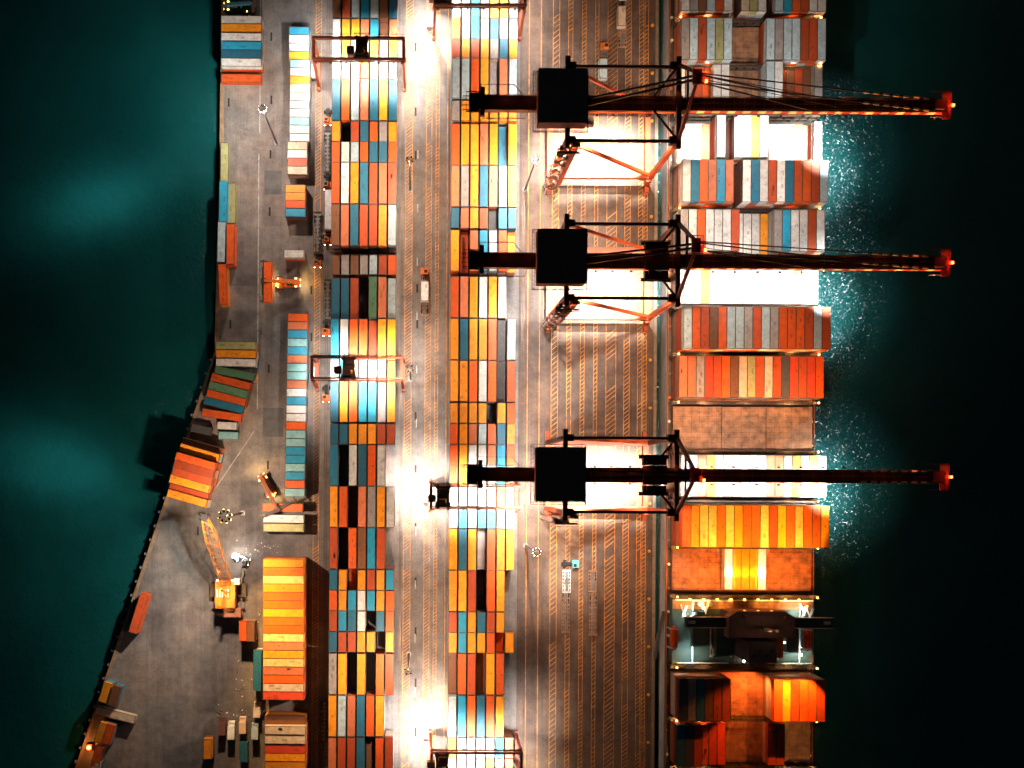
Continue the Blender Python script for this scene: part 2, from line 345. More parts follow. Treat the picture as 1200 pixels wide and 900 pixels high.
# ---------------------------------------------------------------- containers
LEN = {20: 6.06, 40: 12.19}
def container_mb(length, detail=True, var=0):
    mb = MB(); Lx, W, Hh = LEN[length], 2.44, 2.59
    if not detail:
        return mb.box((0, 0, Hh / 2), (Lx, W, Hh))
    mb.box((0, 0, .08), (Lx - .1, W - .1, .12))                       # floor frame
    n = int(Lx / .56)
    for s in (-1, 1):                                                   # folded side walls
        y0, y1 = s * (W / 2 - .03), s * (W / 2 - .075); pts = []
        for i in range(n):
            x = -Lx / 2 + .12 + (Lx - .24) * i / n; d = (Lx - .24) / n
            pts += [(x, y0), (x + d * .36, y0), (x + d * .5, y1), (x + d * .86, y1)]
        pts.append((Lx / 2 - .12, y0))
        vs = [(x, y, .14) for x, y in pts] + [(x, y, Hh - .1) for x, y in pts]; m = len(pts)
        mb.add(vs, [(i, i + 1, i + 1 + m, i + m) for i in range(m - 1)])
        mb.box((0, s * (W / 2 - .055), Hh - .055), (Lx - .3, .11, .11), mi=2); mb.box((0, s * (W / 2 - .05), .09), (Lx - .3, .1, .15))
        for e in (-1, 1):
            mb.box((e * (Lx / 2 - .07), s * (W / 2 - .07), Hh / 2), (.13, .13, Hh - .24))
            for z in (.06, Hh - .06): mb.box((e * (Lx / 2 - .09), s * (W / 2 - .08), z), (.18, .16, .12), mi=1)
    for e in (-1, 1):
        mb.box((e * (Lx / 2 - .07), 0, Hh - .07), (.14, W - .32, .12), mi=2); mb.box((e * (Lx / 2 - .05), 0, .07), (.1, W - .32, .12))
        mb.box((e * (Lx / 2 - .06), 0, Hh / 2), (.05, W - .26, Hh - .26))
    for s in (-.85, -.3, .3, .85): mb.cyl((Lx / 2 - .01, s, .15), (Lx / 2 - .01, s, Hh - .12), .025, 6, mi=1)
    # roof sheet with shallow cross corrugation
    m = n; rs = []
    for i in range(m + 1):
        x = -Lx / 2 + .1 + (Lx - .2) * i / m
        rs += [(x, -W / 2 + .08, Hh - .035), (x, 0, Hh - .02 - (.012 if i % 2 else 0)), (x, W / 2 - .08, Hh - .035)]
    fs = []
    for i in range(m):
        a = i * 3; fs += [(a, a + 3, a + 4, a + 1), (a + 1, a + 4, a + 5, a + 2)]
    mb.add(rs, fs)
    for i in range(var):
        px_, py_ = random.uniform(-.4, .4) * Lx, random.uniform(-.7, .7); a_, c_ = random.uniform(.25, .9), random.uniform(.15, .4)
        mb.quad([(px_ - a_, py_ - c_, Hh - .012), (px_ + a_, py_ - c_, Hh - .012), (px_ + a_, py_ + c_, Hh - .012), (px_ - a_, py_ + c_, Hh - .012)], 3)
    return mb
CM = {}
M_EDGE_SHADE = mat_paint('shaded_rail_edge', (.05, .038, .03), rough=.7, dirt=.4)  # dark top rails painted as the shade lines between neighbouring boxes
PATCH = {k: mat_paint('roof_patch_' + v[0].replace(' ', '_'), tuple(c * .62 + .012 for c in v[1]), rough=.6, dirt=.5, rust=.8, scale=.9) for k, v in COL.items()}
def cmesh(length, col):
    k = (length, col, random.choice((0, 0, 1, 1, 2, 3)))
    if k not in CM: CM[k] = container_mb(length, True, k[2]).mesh('shipping_container', [CMAT[col], MATS['galvanised_steel'], M_EDGE_SHADE, PATCH[col]])
    return CM[k]
SPECS, FILL = [], []
def put(x, y, top_tiers, rz, length, col, label, base=0.0, group=None, prio=0.0, fillcols='ORYWTBMN'):
    z = base + (top_tiers - 1) * 2.6
    j = random.uniform(-.05, .05)
    SPECS.append(dict(x=x, y=y, z=z, rz=rz + R(random.uniform(-.25, .25)), L=length, c=col, label=label, group=group, prio=prio))
    for t in range(top_tiers - 1): FILL.append((x + random.uniform(-.04, .04), y + j, base + t * 2.6, rz, length, random.choice(fillcols)))

def block(rows, x_ref, pitch, where, tiers, grp):
    x0 = P(x_ref, 500, 10.4)[0]
    for r, (ys, ln, cs) in enumerate(rows):
        for i, ch in enumerate(cs):
            if ch == '.': continue
            x = x0 + i * pitch
            yc = P(x_ref + 33, ys + (12 if ln == 20 else 24.1), 10.4)[1]
            t = tiers
            if ch == 'K': t = 1; ch = 'S'
            elif ch.islower(): t = tiers - 1; ch = ch.upper()
            if t == tiers and random.random() < .0: t += 1
            words = COL[ch][0]; size = 'short' if ln == 20 else 'long'
            low = 'sunken ' if t == 1 else ''
            put(x, yc + random.uniform(-.06, .06), t, math.pi / 2, ln, ch, f'{low}{words} {size} container, {ORD[i+1]} from left, {ORD[r+1]} row down, {where} block', group=grp, prio=-.5 if t == 1 else 0)
A_ROWS = [(-27, 40, 'MRLBLMT'), (22, 20, 'WYYPBmP'), (43, 20, 'WYWWYWY'), (68, 20, 'WWWPWWW'), (92.5, 40, 'TOLPTYT'), (142, 20, 'YKRTONY'), (166, 20, 'OWLOTTO'), (190.5, 40, 'OWYTRPR'),
          (239.5, 40, 'MPTRRYL'), (296, 20, 'mnmnlro'), (324, 40, 'ttrKGPl'), (373.5, 40, 'BWOOrYY'), (422, 20, 'WBWWWWy'), (446.5, 40, 'TYOBBnY'), (496.5, 20, 'TTYYYRR'), (521, 40, 'TKWTOW.'),
          (570, 40, 'YOKPNYW'), (618.5, 40, 'RKOMBR.'), (667.5, 20, 'TYrYRYB'), (692, 20, 'OYBWBYO'), (716, 20, 'RBTWKTO'), (740.5, 20, 'TRRYYKY'), (766, 40, 'NYKYKOR'), (815, 40, 'YLPTOY.'), (864.5, 40, 'PRRTmOR')]
B_ROWS = [(-28, 20, 'BWTKBWB'), (-3, 20, 'WWBNYYL'), (21.5, 20, 'YWBLTWL'), (45, 20, 'RYRYNTY'), (67, 40, 'LLOYnPL'), (118, 20, 'NYYYYYY'), (145, 40, 'OYYPYtY'), (194, 40, 'PNYTPLY'), (243.5, 20, 'TPYRkBT'),
          (269.5, 40, 'YrPBLOy'), (324, 40, 'OPYWYW.'), (373.5, 40, 'YTYYOkW'), (422.5, 40, 'YYOWOkR'), (472, 20, 'YYYYKYO'), (496.5, 20, 'OYPLOTY'), (521, 20, 'OYWWPBO'), (545.5, 20, 'OYWWWBP'), (570.5, 20, 'WWLWWYw'),
          (595, 20, 'WBWBBWW'), (620, 40, 'YTYnRYY'), (668.5, 40, 'YYRKOY.'), (717.5, 20, 'RBYTRY.'), (741.5, 20, 'YBYYOoY'), (766, 40, 'mORmYO.'), (815.5, 40, 'LBOTOY.'), (864.5, 20, 'YWLWWBP'), (889, 20, 'WWLWYWP')]
block(A_ROWS, 391.6, 2.80, 'left yard', 4, 'containers of the left yard block')
block(B_ROWS, 532.0, 2.82, 'right yard', 4, 'containers of the right yard block')

# loose stacks on the left yard: (px, py, clockwise tilt, size, colour, tiers, label)
G1 = 'containers stacked loose on the quay corner'
def loose(px, py, tilt, ln, ch, t, label, grp=G1, prio=0.3, fill=None):
    x, y = P(px, py, t * 2.6); put(x, y, t, -R(tilt), ln, ch, label, group=grp, prio=prio, fillcols=fill or 'ORYWTBMN')
for i, (py, ch, t) in enumerate(((23, 'W', 2), (32.6, 'Y', 2), (43.2, 'W', 2), (53.3, 'B', 2), (63.2, 'T', 2), (73, 'W', 2), (91.5, 'O', 1))):
    loose(282.7, py, .3, 40, ch, t, f'{COL[ch][0]} container lying crosswise, {ORD[i+1]} down in the uppermost sea wall stack')
# column of short boxes beside the service lane
col1 = 'BWLYAWYEWLWAWWEWRE'
for i, ch in enumerate(col1):
    if ch == 'P': ch = 'Y'
    dx = 0 if i < 4 else (1.2 if i < 9 else (.6 if i < 14 else -2.0))
    loose(350.3 + dx, 36 + i * 9.62, .5, 20, ch, 2, f'{COL[ch][0]} short container, {ORD[i+1]} down in the upper column beside the service lane', 'short containers beside the service lane', prio=.1, fill='WWLN')
for i, (py, ch) in enumerate(((221, 'Y'), (230, 'Y'), (239, 'O'), (249, 'B'))):
    loose(346, py, .5, 20, ch, 2, f'{COL[ch][0]} short container, {ORD[i+1]} of the four below the white column', 'short containers beside the service lane')
col2 = 'OPBABPAAPWBWWOAABBABOA'
for i, ch in enumerate(col2):
    loose(349 - i * .18, 372 + i * 9.78, .3, 20, ch, 2, f'{COL[ch][0]} short container, {ORD[i+1]} down in the lower column beside the service lane', 'short containers beside the service lane', prio=.1)
for px, py, tl, ch, t, lab in ((263, 190.5, 90.3, 'V', 1, 'pale olive container standing lengthwise on the sea wall above a blue one'), (261.5, 236, 90.3, 'B', 2, 'bright blue container lengthwise on the sea wall beside a pale olive one'),
        (271.5, 238, 90.3, 'V', 1, 'pale olive container lengthwise beside the bright blue one'), (259.5, 283.5, 90.6, 'L', 2, 'slate grey container lengthwise at the sea wall beside an orange one'),
        (270, 286, 90.3, 'O', 2, 'bright orange container lengthwise on the yard side of a slate grey one'), (261, 333, 88, 'O', 2, 'single orange container slightly skewed at the sea wall'),
        (162, 719, 107, 'R', 2, 'lone rust red container slanting beside the sea wall')):
    loose(px, py, tl, 40, ch, t, lab)
loose(344.5, 297.5, .5, 20, 'W', 2, 'lone short white container on open ground below the reefer column')
for i, (px, py, ch, t) in enumerate(((276, 405, 'V', 2), (276.5, 414.8, 'Y', 2), (276.5, 425, 'W', 2))):
    loose(px, py, .5, 40, ch, t, f'{COL[ch][0]} container, {ORD[i+1]} of three crosswise boxes at the bend of the sea wall')
for i, (px, py, tl, ch, t) in enumerate(((275, 437.5, 11, 'G', 2), (270.3, 447.5, 14, 'O', 2), (267.5, 457, 14, 'G', 2), (265, 466.3, 14, 'O', 2), (262.3, 474.5, 14, 'T', 2), (260, 486.5, 8, 'O', 1))):
    loose(px, py, tl, 40, ch, t, f'{COL[ch][0]} tilted container, {ORD[i+1]} down in the fanned stack at the sea wall')
loose(266, 499, 2, 20, 'W', 1, 'short white container below the fanned stack'); loose(267.5, 510.5, 2, 20, 'A', 1, 'short pale aqua container below the fanned stack')
loose(235.5, 503.5, 12, 20, 'S', 1, 'short charcoal container at the sea wall below the fanned stack')
for i, (px, py, ch, t) in enumerate(((236, 523.5, 'M', 2), (233.5, 530.5, 'Y', 3), (229, 540.5, 'O', 4), (227, 549.5, 'R', 4), (225, 558.5, 'R', 4), (222, 567, 'Y', 4), (221, 577, 'R', 2), (219, 584, 'Y', 3))):
    loose(px, py, 15.5, 40, ch, t, f'{COL[ch][0]} tilted container, {ORD[i+1]} down in the tall rusty stack at the sea wall')
col3 = 'YOCYOOYOOCPYCPOED'
for i, ch in enumerate(col3):
    loose(332, 660 + i * 9.72, .2, 40, ch, 4, f'{COL[ch][0]} container, {ORD[i+1]} down in the tall amber stack beside the black shadow', 'containers of the amber stack', prio=.6, fill='ORY')
for i, (py, ch, t) in enumerate(((844, 'M', 3), (856, 'E', 4), (867, 'E', 4), (878.5, 'D', 4), (887.5, 'Y', 4), (897.5, 'Y', 4))):
    loose(334, py, .2, 40, ch, t, f'{COL[ch][0]} container, {ORD[i+1]} down in the stack at the bottom beside the vans', 'containers of the lower stack', fill='ORY')
loose(331, 595, .5, 40, 'O', 2, 'orange container under the reach stacker arm'); loose(332, 608, .5, 40, 'W', 2, 'white container below the reach stacker arm'); loose(332, 618.5, .5, 40, 'V', 2, 'pale olive container, lowest of three below the reach stacker')
loose(284.5, 739.5, 90, 20, 'O', 2, 'short amber orange container of a pair left of the tall stack'); loose(293.5, 740, 90, 20, 'M', 2, 'short brown container of a pair left of the tall stack')
loose(301.5, 786, 90, 40, 'T', 2, 'dark teal container standing along the tall amber stack')
for px, py, tl, ln, ch, t, lab in ((123, 812, 107, 20, 'Y', 2, 'short amber yellow container in the sea wall pair above a beige one'), (133.5, 816, 107, 20, 'M', 2, 'short brown container in the sea wall pair above a beige one'),
        (135, 838, 14, 40, 'E', 1, 'long beige container lying across at the sea wall'), (118, 859, 107, 20, 'Y', 2, 'short amber yellow container of the lower sea wall pair'), (126.5, 861, 107, 20, 'O', 2, 'short orange container of the lower sea wall pair'),
        (113.5, 887, 104, 20, 'O', 2, 'short orange container nearest the lower corner of the sea wall'), (243, 878, 90, 20, 'Y', 2, 'lone short amber yellow container with its shadow above it'), (110, 905, 104, 20, 'E', 2, 'short beige container cut by the lower picture edge')):
    loose(px, py, tl, ln, ch, t, lab)

# ---------------------------------------------------------------- ship
SHX0, SHX1 = 74.1, 118.1
SX0, SP = 76.95, 2.478          # first container column, pitch
HB = 9.0                        # top of hatch covers
BAYS = [  # y top edge (px), tier count, rows string (17 columns), per column tiers
 (-36, 3, 'WNMLRW.EVW.LBORWW', None), (21, 3, 'NLRLVL....LNLLRRL', None),
 (79, 1, 'WNROWW....LWOMRMN', '11112200003311112'), (135, 4, 'WWWPW.WWYWPWWWP.W', '11114044441111102'),
 (187, 4, 'WTOPBP.WTWRWTRORL', None), (245, 3, 'NWOWWWRWWWYNBWWRW', '33333331111333333'),
 (308, 1, 'WWWYWWWWWWWWWWRWW', None), (359, 5, 'LORMOLLNRLNOOORLR', None), (417, 3, 'PPNDROMEVRERSDRDO', None),
 (533, 4, 'WLPYWWWWWWPPLYWYW', None), (592, 5, 'OYCCOCYOOCRYOCOOY', None), (643, 1, '......WYYYW......', None),
 (796, 4, 'SNTMRR.....OYROOR', None), (848, 2, 'TSRRDD.....RR....', '33322200000220000')]
def bay_y(py, t):
    z = HB + t * 2.6
    return P(880, py, z)[1] - 6.1
ship_y = []
for bi, (py, t, cs, per) in enumerate(BAYS):
    yc = bay_y(py, t); ship_y.append(yc)
    for i, ch in enumerate(cs):
        if ch == '.': continue
        tt = int(per[i]) if per else t
        if tt == 0: continue
        put(SX0 + i * SP, yc, tt, math.pi / 2, 40, ch, f'{COL[ch][0]} container, {ORD[i+1]} from left in the {ORD[bi+1]} stacked bay down the ship', base=HB, group='containers on the ship deck', prio=.2 if t > 1 else -.3, fillcols='WORLNPWR')

# choose the 300 that show largest as things, the rest as one mass
def cover(s):
    z = s['z'] + 2.59; k = FPX / (CAM_H - z); cx, cy = s['x'] * k + NX, NY - s['y'] * k
    a, c = s['rz'] % math.pi, (LEN[s['L']], 2.44)
    hx = (abs(math.cos(a)) * c[0] + abs(math.sin(a)) * c[1]) * k / 2; hy = (abs(math.sin(a)) * c[0] + abs(math.cos(a)) * c[1]) * k / 2
    ix = max(0, min(1200, cx + hx) - max(0, cx - hx)); iy = max(0, min(900, cy + hy) - max(0, cy - hy))
    area = ix * iy if min(abs(math.sin(a)), abs(math.cos(a))) < .1 else 480.0 * s['L'] / 40
    if cx < 0 or cy < -20 or cy > 920: return 0
    for by in (123, 307, 556):
        if cx > 545: area -= max(0, min(cy + hy, by + 10) - max(cy - hy, by - 10)) * hx * 2
    return area * (1 + .25 * s['prio'])
SPECS.sort(key=cover, reverse=True)
NKEEP = 300
for s in SPECS[:NKEEP]:
    o = bpy.data.objects.new('shipping_container', cmesh(s['L'], s['c'])); C.objects.link(o)
    o.location = (s['x'], s['y'], s['z']); o.rotation_euler = (0, 0, s['rz'] + (math.pi if random.random() < .5 else 0))
    tag(o, s['label'], 'shipping container', s['group'])
mass = MB(); order = list(COL); 
def add_mass(x, y, z, rz, ln, ch):
    src = SRC[ln]; ca, sa = math.cos(rz), math.sin(rz); o = len(mass.v); mi = order.index(ch)
    mass.v += [(x + vx * ca - vy * sa, y + vx * sa + vy * ca, z + vz) for vx, vy, vz in src.v]
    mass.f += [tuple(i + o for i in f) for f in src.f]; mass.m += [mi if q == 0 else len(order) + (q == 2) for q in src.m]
SRC = {20: container_mb(20), 40: container_mb(40)}
for s in SPECS[NKEEP:]: add_mass(s['x'], s['y'], s['z'], s['rz'], s['L'], s['c'])
SRC = {20: container_mb(20, False), 40: container_mb(40, False)}
for f in FILL: add_mass(*f)
tag(mass.build('stacked_containers', [CMAT[k] for k in order] + [MATS['galvanised_steel'], M_EDGE_SHADE]), 'the many smaller and lower containers filling the stacks', 'container stacks', kind='stuff')

# ship structure
sy0, sy1 = -170.0, 215.0
ship = empty('container_ship', ((SHX0 + SHX1) / 2, 20, 0), 'long container ship moored along the quay under the three cranes', 'ship')
def S(mb, name, mats, bev=None):
    for i, v in enumerate(mb.v): mb.v[i] = (v[0] - ship.location.x, v[1] - 20, v[2])
    return mb.build(name, mats, ship)
cxs = (SHX0 + SHX1) / 2
hb = MB(); hb.prism([(SHX0, sy0 + 25), (SHX0 + 8, sy0), (SHX1 - 8, sy0), (SHX1, sy0 + 25), (SHX1, sy1 - 60), (cxs + 4, sy1), (cxs - 4, sy1), (SHX0, sy1 - 60)], -8, 6.6)
hull = S(hb, 'hull', M_HULL)
d = MB()
for x in (SHX0 + .25, SHX1 - .25):
    d.box((x, 20, 7.15), (.12, sy1 - sy0 - 90, 1.0))
S(d, 'bulwark', M_SHIPDARK)
dk = MB(); dk.box((cxs, 20, 6.65), (SHX1 - SHX0 - .8, 300, .1)); S(dk, 'main_deck', M_SHIPDARK)
rl = MB()
for x in (SHX0 + .15, SHX1 - .15): rl.rail([(x, sy0 + 60, 7.6), (x, sy1 - 70, 7.6)], 1.0, 2.5, .05)
S(rl, 'deck_rail', M_MACH_O)
all_bays = sorted(ship_y + [P(880, 477, HB)[1] - 6.4], reverse=True)
for yc in all_bays:
    if P(0, 0)[1] and -72 < yc < -38 and False: continue
    hc = MB()
    for x0, x1 in ((75.8, 90.1), (90.3, 103.3), (103.5, 117.2)):
        hc.box(((x0 + x1) / 2, yc, 7.9), (x1 - x0, 12.9, 2.1))
        for i in range(9): hc.box(((x0 + x1) / 2, yc - 5.8 + i * 1.45, 8.955), (x1 - x0 - .2, .14, .05))
        for i in range(6): hc.box((x0 + .6 + (x1 - x0 - 1.2) * i / 5, yc, 8.99), (.14, 12.6, .04))
    S(hc, 'hatch_cover', M_HATCH)
gaps = []
for a, c in zip(all_bays, all_bays[1:]):
    if a - c < 17: gaps.append((a + c) / 2)
gaps += [all_bays[0] + 7.2, all_bays[-1] - 7.2]
DH_TOP, DH_BOT = P(880, 699, 9)[1], P(880, 780, 9)[1]
gaps += [DH_TOP + .3, DH_BOT + .2]
for g in gaps:
    lb = MB()
    for z in (9.4, 12.2): lb.box((cxs, g, z), (SHX1 - SHX0 - .6, .75, .12))
    for i in range(19):
        x = SHX0 + .6 + i * (SHX1 - SHX0 - 1.2) / 18
        lb.box((x, g, 9.9), (.16, .5, 5.4))
    lb.rail([(SHX0 + .4, g + .38, 12.25), (SHX1 - .4, g + .38, 12.25)], 1.0, 2.5, .045); lb.rail([(SHX0 + .4, g - .38, 12.25), (SHX1 - .4, g - .38, 12.25)], 1.0, 2.5, .045)
    lb.bar((SHX0 + .6, g, 9.4), (SHX0 + 5, g, 12.2), .15); lb.bar((SHX1 - .6, g, 9.4), (SHX1 - 5, g, 12.2), .15)
    lbo = S(lb, 'lashing_bridge', M_SHIPDARK)
    for x in (76, 117): S(MB().box((x, g, 14.9), (.4, .4, .3)), 'bridge_lamp', M_LAMP_O)
for sx_ in (SHX0 + .9, SHX1 - .9):
    pl = MB()
    for q in (-.25, .05, .3): pl.bar((sx_ + q, sy0 + 70, 6.95), (sx_ + q, sy1 - 75, 6.95), .12)
    S(pl, 'deck_pipe', M_STEEL)
for i in range(34):
    y_ = sy0 + 75 + i * 7.1
    for sx_ in (SHX0 + .8, SHX1 - .8):
        vt = MB(); hgt = random.uniform(.7, 1.6); vt.cyl((sx_, y_, 6.7), (sx_, y_, 6.7 + hgt), .22, 8); vt.cyl((sx_, y_, 6.7 + hgt), (sx_, y_, 6.95 + hgt), .42, 10); S(vt, 'deck_vent', random.choice((M_WHITE, M_STEEL, M_MACH_O)))
gw = MB(); g0, g1 = P(778.5, 716, 7), P(771, 772, 1.2); gw.bar((g0[0] - .3, g0[1], 7.2), (g1[0] - 1.2, g1[1], .6), 1.0, .15)
for e in (-.5, .5): gw.rail([(g0[0] - .3 + e, g0[1], 7.2), (g1[0] - 1.2 + e, g1[1], .6)], 1.0, 1.5, .06)
S(gw, 'gangway', M_STEEL)
# deckhouse
yt, yb = DH_TOP - .6, DH_BOT + 1.0; ym = (yt + yb) / 2
dh = MB(); dh.box((cxs - .2, ym, 9.3), (41.5, yt - yb, 5.2)); S(dh, 'lower_house', M_DECKG); fw = MB(); fw.box((cxs - .2, yt - 1.5, 11.94), (41.2, 2.7, .06)); S(fw, 'front_lit_strip', M_HATCH)  # front strip painted orange in place of orange light on the deck
for x0, x1, y0, y1, z0, z1 in ((80.6, 84.3, .28, .82, 12.02, 14.6), (87.2, 92.0, .15, .62, 12.02, 15.8), (108, 111.6, .2, .6, 12.02, 14.9)):
    st = MB(); st.box(((x0 + x1) / 2, yb + (y0 + y1) / 2 * (yt - yb), (z0 + z1) / 2), (x1 - x0, (y1 - y0) * (yt - yb), z1 - z0)); S(st, 'side_house', M_DECKG)

def XY(px, py, z): return P(px, py, z)
hs = MB()
x0, ya = XY(857, 716, 28); x1, yd = XY(929, 752, 28)
hs.box(((x0 + x1) / 2, (ya + yd) / 2 - .3, 18), (x1 - x0 - 2.5, ya - yd - 1.4, 12.0)); S(hs, 'accommodation_block', M_SUPER)
br = MB()
a, c = XY(854, 716.5, 29), XY(932, 748, 29)
br.prism([(a[0], a[1] - 1.6), (a[0] + 2.4, a[1]), (c[0] - 2.4, a[1]), (c[0], a[1] - 1.6), (c[0], c[1]), (a[0], c[1])], 24.05, 28.9)
S(br, 'wheelhouse', M_SUPER)
wn = MB(); wn.box(((a[0] + c[0]) / 2, a[1] + .03, 27.0), (c[0] - a[0] - 6, .08, 1.1))
S(wn, 'wheelhouse_window', M_GLASS)
rf = MB()
rf.box(((a[0] + c[0]) / 2, (a[1] + c[1]) / 2 - .4, 29.0), (c[0] - a[0] - 1.2, a[1] - c[1] - 1.6, .18))
rf.cyl(((a[0] + c[0]) / 2 - 4.5, a[1] - 1.6, 29.1), ((a[0] + c[0]) / 2 - 4.5, a[1] - 1.6, 30.4), .7, 14); rf.cyl(((a[0] + c[0]) / 2 + 6.5, a[1] - 1.7, 29.1), ((a[0] + c[0]) / 2 + 6.5, a[1] - 1.7, 30.1), .55, 14)
S(rf, 'wheelhouse_roof', M_SUPER)
ms = MB(); mx_, my_ = (a[0] + c[0]) / 2 + .8, (a[1] + c[1]) / 2 - .8
ms.cyl((mx_, my_, 29), (mx_, my_, 40), .4, 10, r2=.2); ms.box((mx_, my_, 34), (5.4, .4, .4)); ms.box((mx_, my_, 36.5), (3.2, .35, .3)); ms.bar((mx_ - 1.6, my_ + .2, 34.6), (mx_ + 1.9, my_ - .3, 34.7), .45, .35)
for e in (-1, 1): ms.bar((mx_ + e * 1.7, my_ - 1.2, 29), (mx_, my_, 35), .14)
S(ms, 'radar_mast', M_STEEL)
wg = MB(); p, q = XY(804, 723, 26), XY(976, 736, 26)
wg.box(((p[0] + a[0]) / 2, (p[1] + q[1]) / 2, 25.3), (a[0] - p[0], p[1] - q[1], 1.5)); wg.box(((q[0] + c[0]) / 2, (p[1] + q[1]) / 2, 25.3), (q[0] - c[0], p[1] - q[1], 1.5))
for x in (p[0] + .2, q[0] - .2): wg.box((x, (p[1] + q[1]) / 2, 26.55), (.15, p[1] - q[1], 1.0))
for x in (p[0] + 3, q[0] - 3): wg.bar((x, (p[1] + q[1]) / 2, 24.5), (x + (6 if x < 95 else -6), (p[1] + q[1]) / 2, 13), .5)
S(wg, 'bridge_wing', mat_paint('bridge_wing_paint', (.05, .08, .085), rough=.45, dirt=.3))
we = MB()
for y in (p[1] + .05, q[1] - .05): we.box(((p[0] + a[0]) / 2, y, 26.6), (a[0] - p[0], .12, .9)); we.box(((q[0] + c[0]) / 2, y, 26.6), (q[0] - c[0], .12, .9))
for x in (p[0] + 1.6, q[0] - 1.6): we.box((x, (p[1] + q[1]) / 2, 26.1), (2.0, .9, .12)); we.box((x, (p[1] + q[1]) / 2, 26.5), (1.4, .5, .7))
S(we, 'wing_railing', M_WHITE)
fu = MB(); p, q = XY(877.5, 753, 31), XY(910.5, 777, 31); fu.box(((p[0] + q[0]) / 2, (p[1] + q[1]) / 2, 21.5), (q[0] - p[0], p[1] - q[1], 19)); S(fu, 'funnel', M_ROOF)
fp = MB()
for i in range(4): fp.cyl((p[0] + 1.5 + i * 1.6, (p[1] + q[1]) / 2 + (.7 if i % 2 else -.7), 31), (p[0] + 1.5 + i * 1.6, (p[1] + q[1]) / 2 + (.7 if i % 2 else -.7), 32.2), .38, 10)
S(fp, 'exhaust_pipe', M_BLACK)
sb_ = MB(); p, q = XY(911.5, 748, 20), XY(918, 771, 20); sb_.box(((p[0] + q[0]) / 2, (p[1] + q[1]) / 2, 16), (q[0] - p[0], p[1] - q[1], 8)); S(sb_, 'casing', M_MACH_O)
for px, py in ((791, 748), (947.5, 749)):
    lbt = MB(); x, y = XY(px, py, 15); n = 10; prof = [(-1, .1), (-.85, .75), (-.4, 1), (.4, 1), (.85, .75), (1, .1)]
    vs, fs = [], []
    for t_, r_ in prof:
        for j in range(n): vs.append((x + math.cos(6.2832 * j / n) * 1.25 * r_, y + t_ * 3.7, 14 + math.sin(6.2832 * j / n) * 1.15 * r_))
    for i in range(len(prof) - 1):
        for j in range(n): fs.append((i * n + j, i * n + (j + 1) % n, (i + 1) * n + (j + 1) % n, (i + 1) * n + j))
    fs += [tuple(range(n)), tuple(range((len(prof) - 1) * n, len(prof) * n))]
    lbt.add(vs, fs); lbt.box((x, y - 1.6, 15.25), (.9, 1.4, .7))
    lo = S(lbt, 'lifeboat', mat_paint('lifeboat_orange', (.72, .09, .01), dirt=.25, rough=.45))
    dv = MB()
    for e in (-2.8, 2.8): dv.bar((x - 1.6, y + e, 11.9), (x - 1.4, y + e, 16), .3); dv.bar((x - 1.4, y + e, 16), (x + .6, y + e, 16.4), .3)
    S(dv, 'davit', M_WHITE)
gr = MB()
for pts in (((81, yb + .4), (81, yt - .4), (93, yt - .4)), ((92.4, yb + 2.3), (92.4, yb + 8.5)), ((112.5, yb + .4), (112.5, yt - 1)), ((76.5, yb + .3), (91.5, yb + .3)), ((103.5, yb + .3), (116, yb + .3)), ((76.2, yt - .2), (116.4, yt - .2)), ((86.3, yb + 2.2), (86.3, yt - 5)), ((107, yb + 3), (107, yb + 8))):
    gr.rail([(x, y, 11.9) for x, y in pts], 1.1, 1.2, .13)
for x, y in ((78.2, yt - 3.5), (84.5, yt - 2.8), (79.4, yt - 6.5), (113.5, yt - 3.2), (115.2, yt - 4.2), (87, yb + 4), (93.6, yb + 2.5), (105.6, yb + 2)):
    gr.bar((x, y - 2, 12), (x + .7, y + 1.8, 14.4), .7, .12); gr.bar((x - .5, y + 2, 12), (x + .2, y - 1.4, 13.6), .3, .3)
for x in (83.4, 86): gr.cyl((x, yt - 1.3, 12), (x, yt - 1.3, 13.4), .75, 14)
S(gr, 'ladder_and_railing', M_WHITE)
for i in range(9): S(MB().box((cxs - 16 + i * 4, yt + .1, 13.3), (.5, .35, .3)), 'deck_lamp', M_LAMP_O)
for x, y in ((84, yt - 2.5), (91.4, yb + 3), (92.8, yb + 7), (82.1, yb + 5.5), (108, yb + 6.5), (112.9, yb + 3), (113.4, yt - 2.4), (78.3, yt - 4.4), (96, yb + 1.0), (82, yb + 9)): S(MB().cyl((x, y, 13.2), (x, y, 13.5), .28, 10), 'wall_lamp', M_LAMP_W)
# ship lamps (house front, house back and lashing bridges, with added bay and roof spots)
sl = POW['ship']
for x in (82, 89, 96, 103, 110):
    spot('deck_floodlight', (x, yt + .8, 25.5 if 88 < x < 108 else 24.0), 21000 * sl, (1, .24, .03), 110, (x, yt + 22, 8), .5, radius=.2); spot('deck_floodlight', (x, yt + .8, 27.5), 125000 * sl, (1, .56, .08), 48, (x, yt + 24, 22), .7, radius=.2)
for i_ in (6, 7, 8, 9, 10):
    hx = SX0 + i_ * SP; white_ = i_ in (6, 10)
    for ys_, yt_ in ((yt + .6, yt + 9.5), (yt + 15.2, yt + 6.3)): spot('added_bay_spot', (hx, ys_, 15.6), (34000 if white_ else 15000) * sl, (1, .82, .5) if white_ else (1, .62, .06), 24, (hx, yt_, 11.6), .35, radius=.1)  # narrow spots added to make the hot strips in this bay
for x in (79, 84, 90, 102, 108, 113): spot('deck_floodlight', (x, yt - 1.0, 15.5), 1900 * sl, (1, .42, .07), 120, (x, yt - 1.2, 10), .8, radius=.15)
for x, tx in ((112, 108), (106, 97)):
    spot('deck_floodlight', (x, yb - .6, 26), 42000 * sl, (1, .27, .03), 95, (tx, yb - 20, 16), .4)
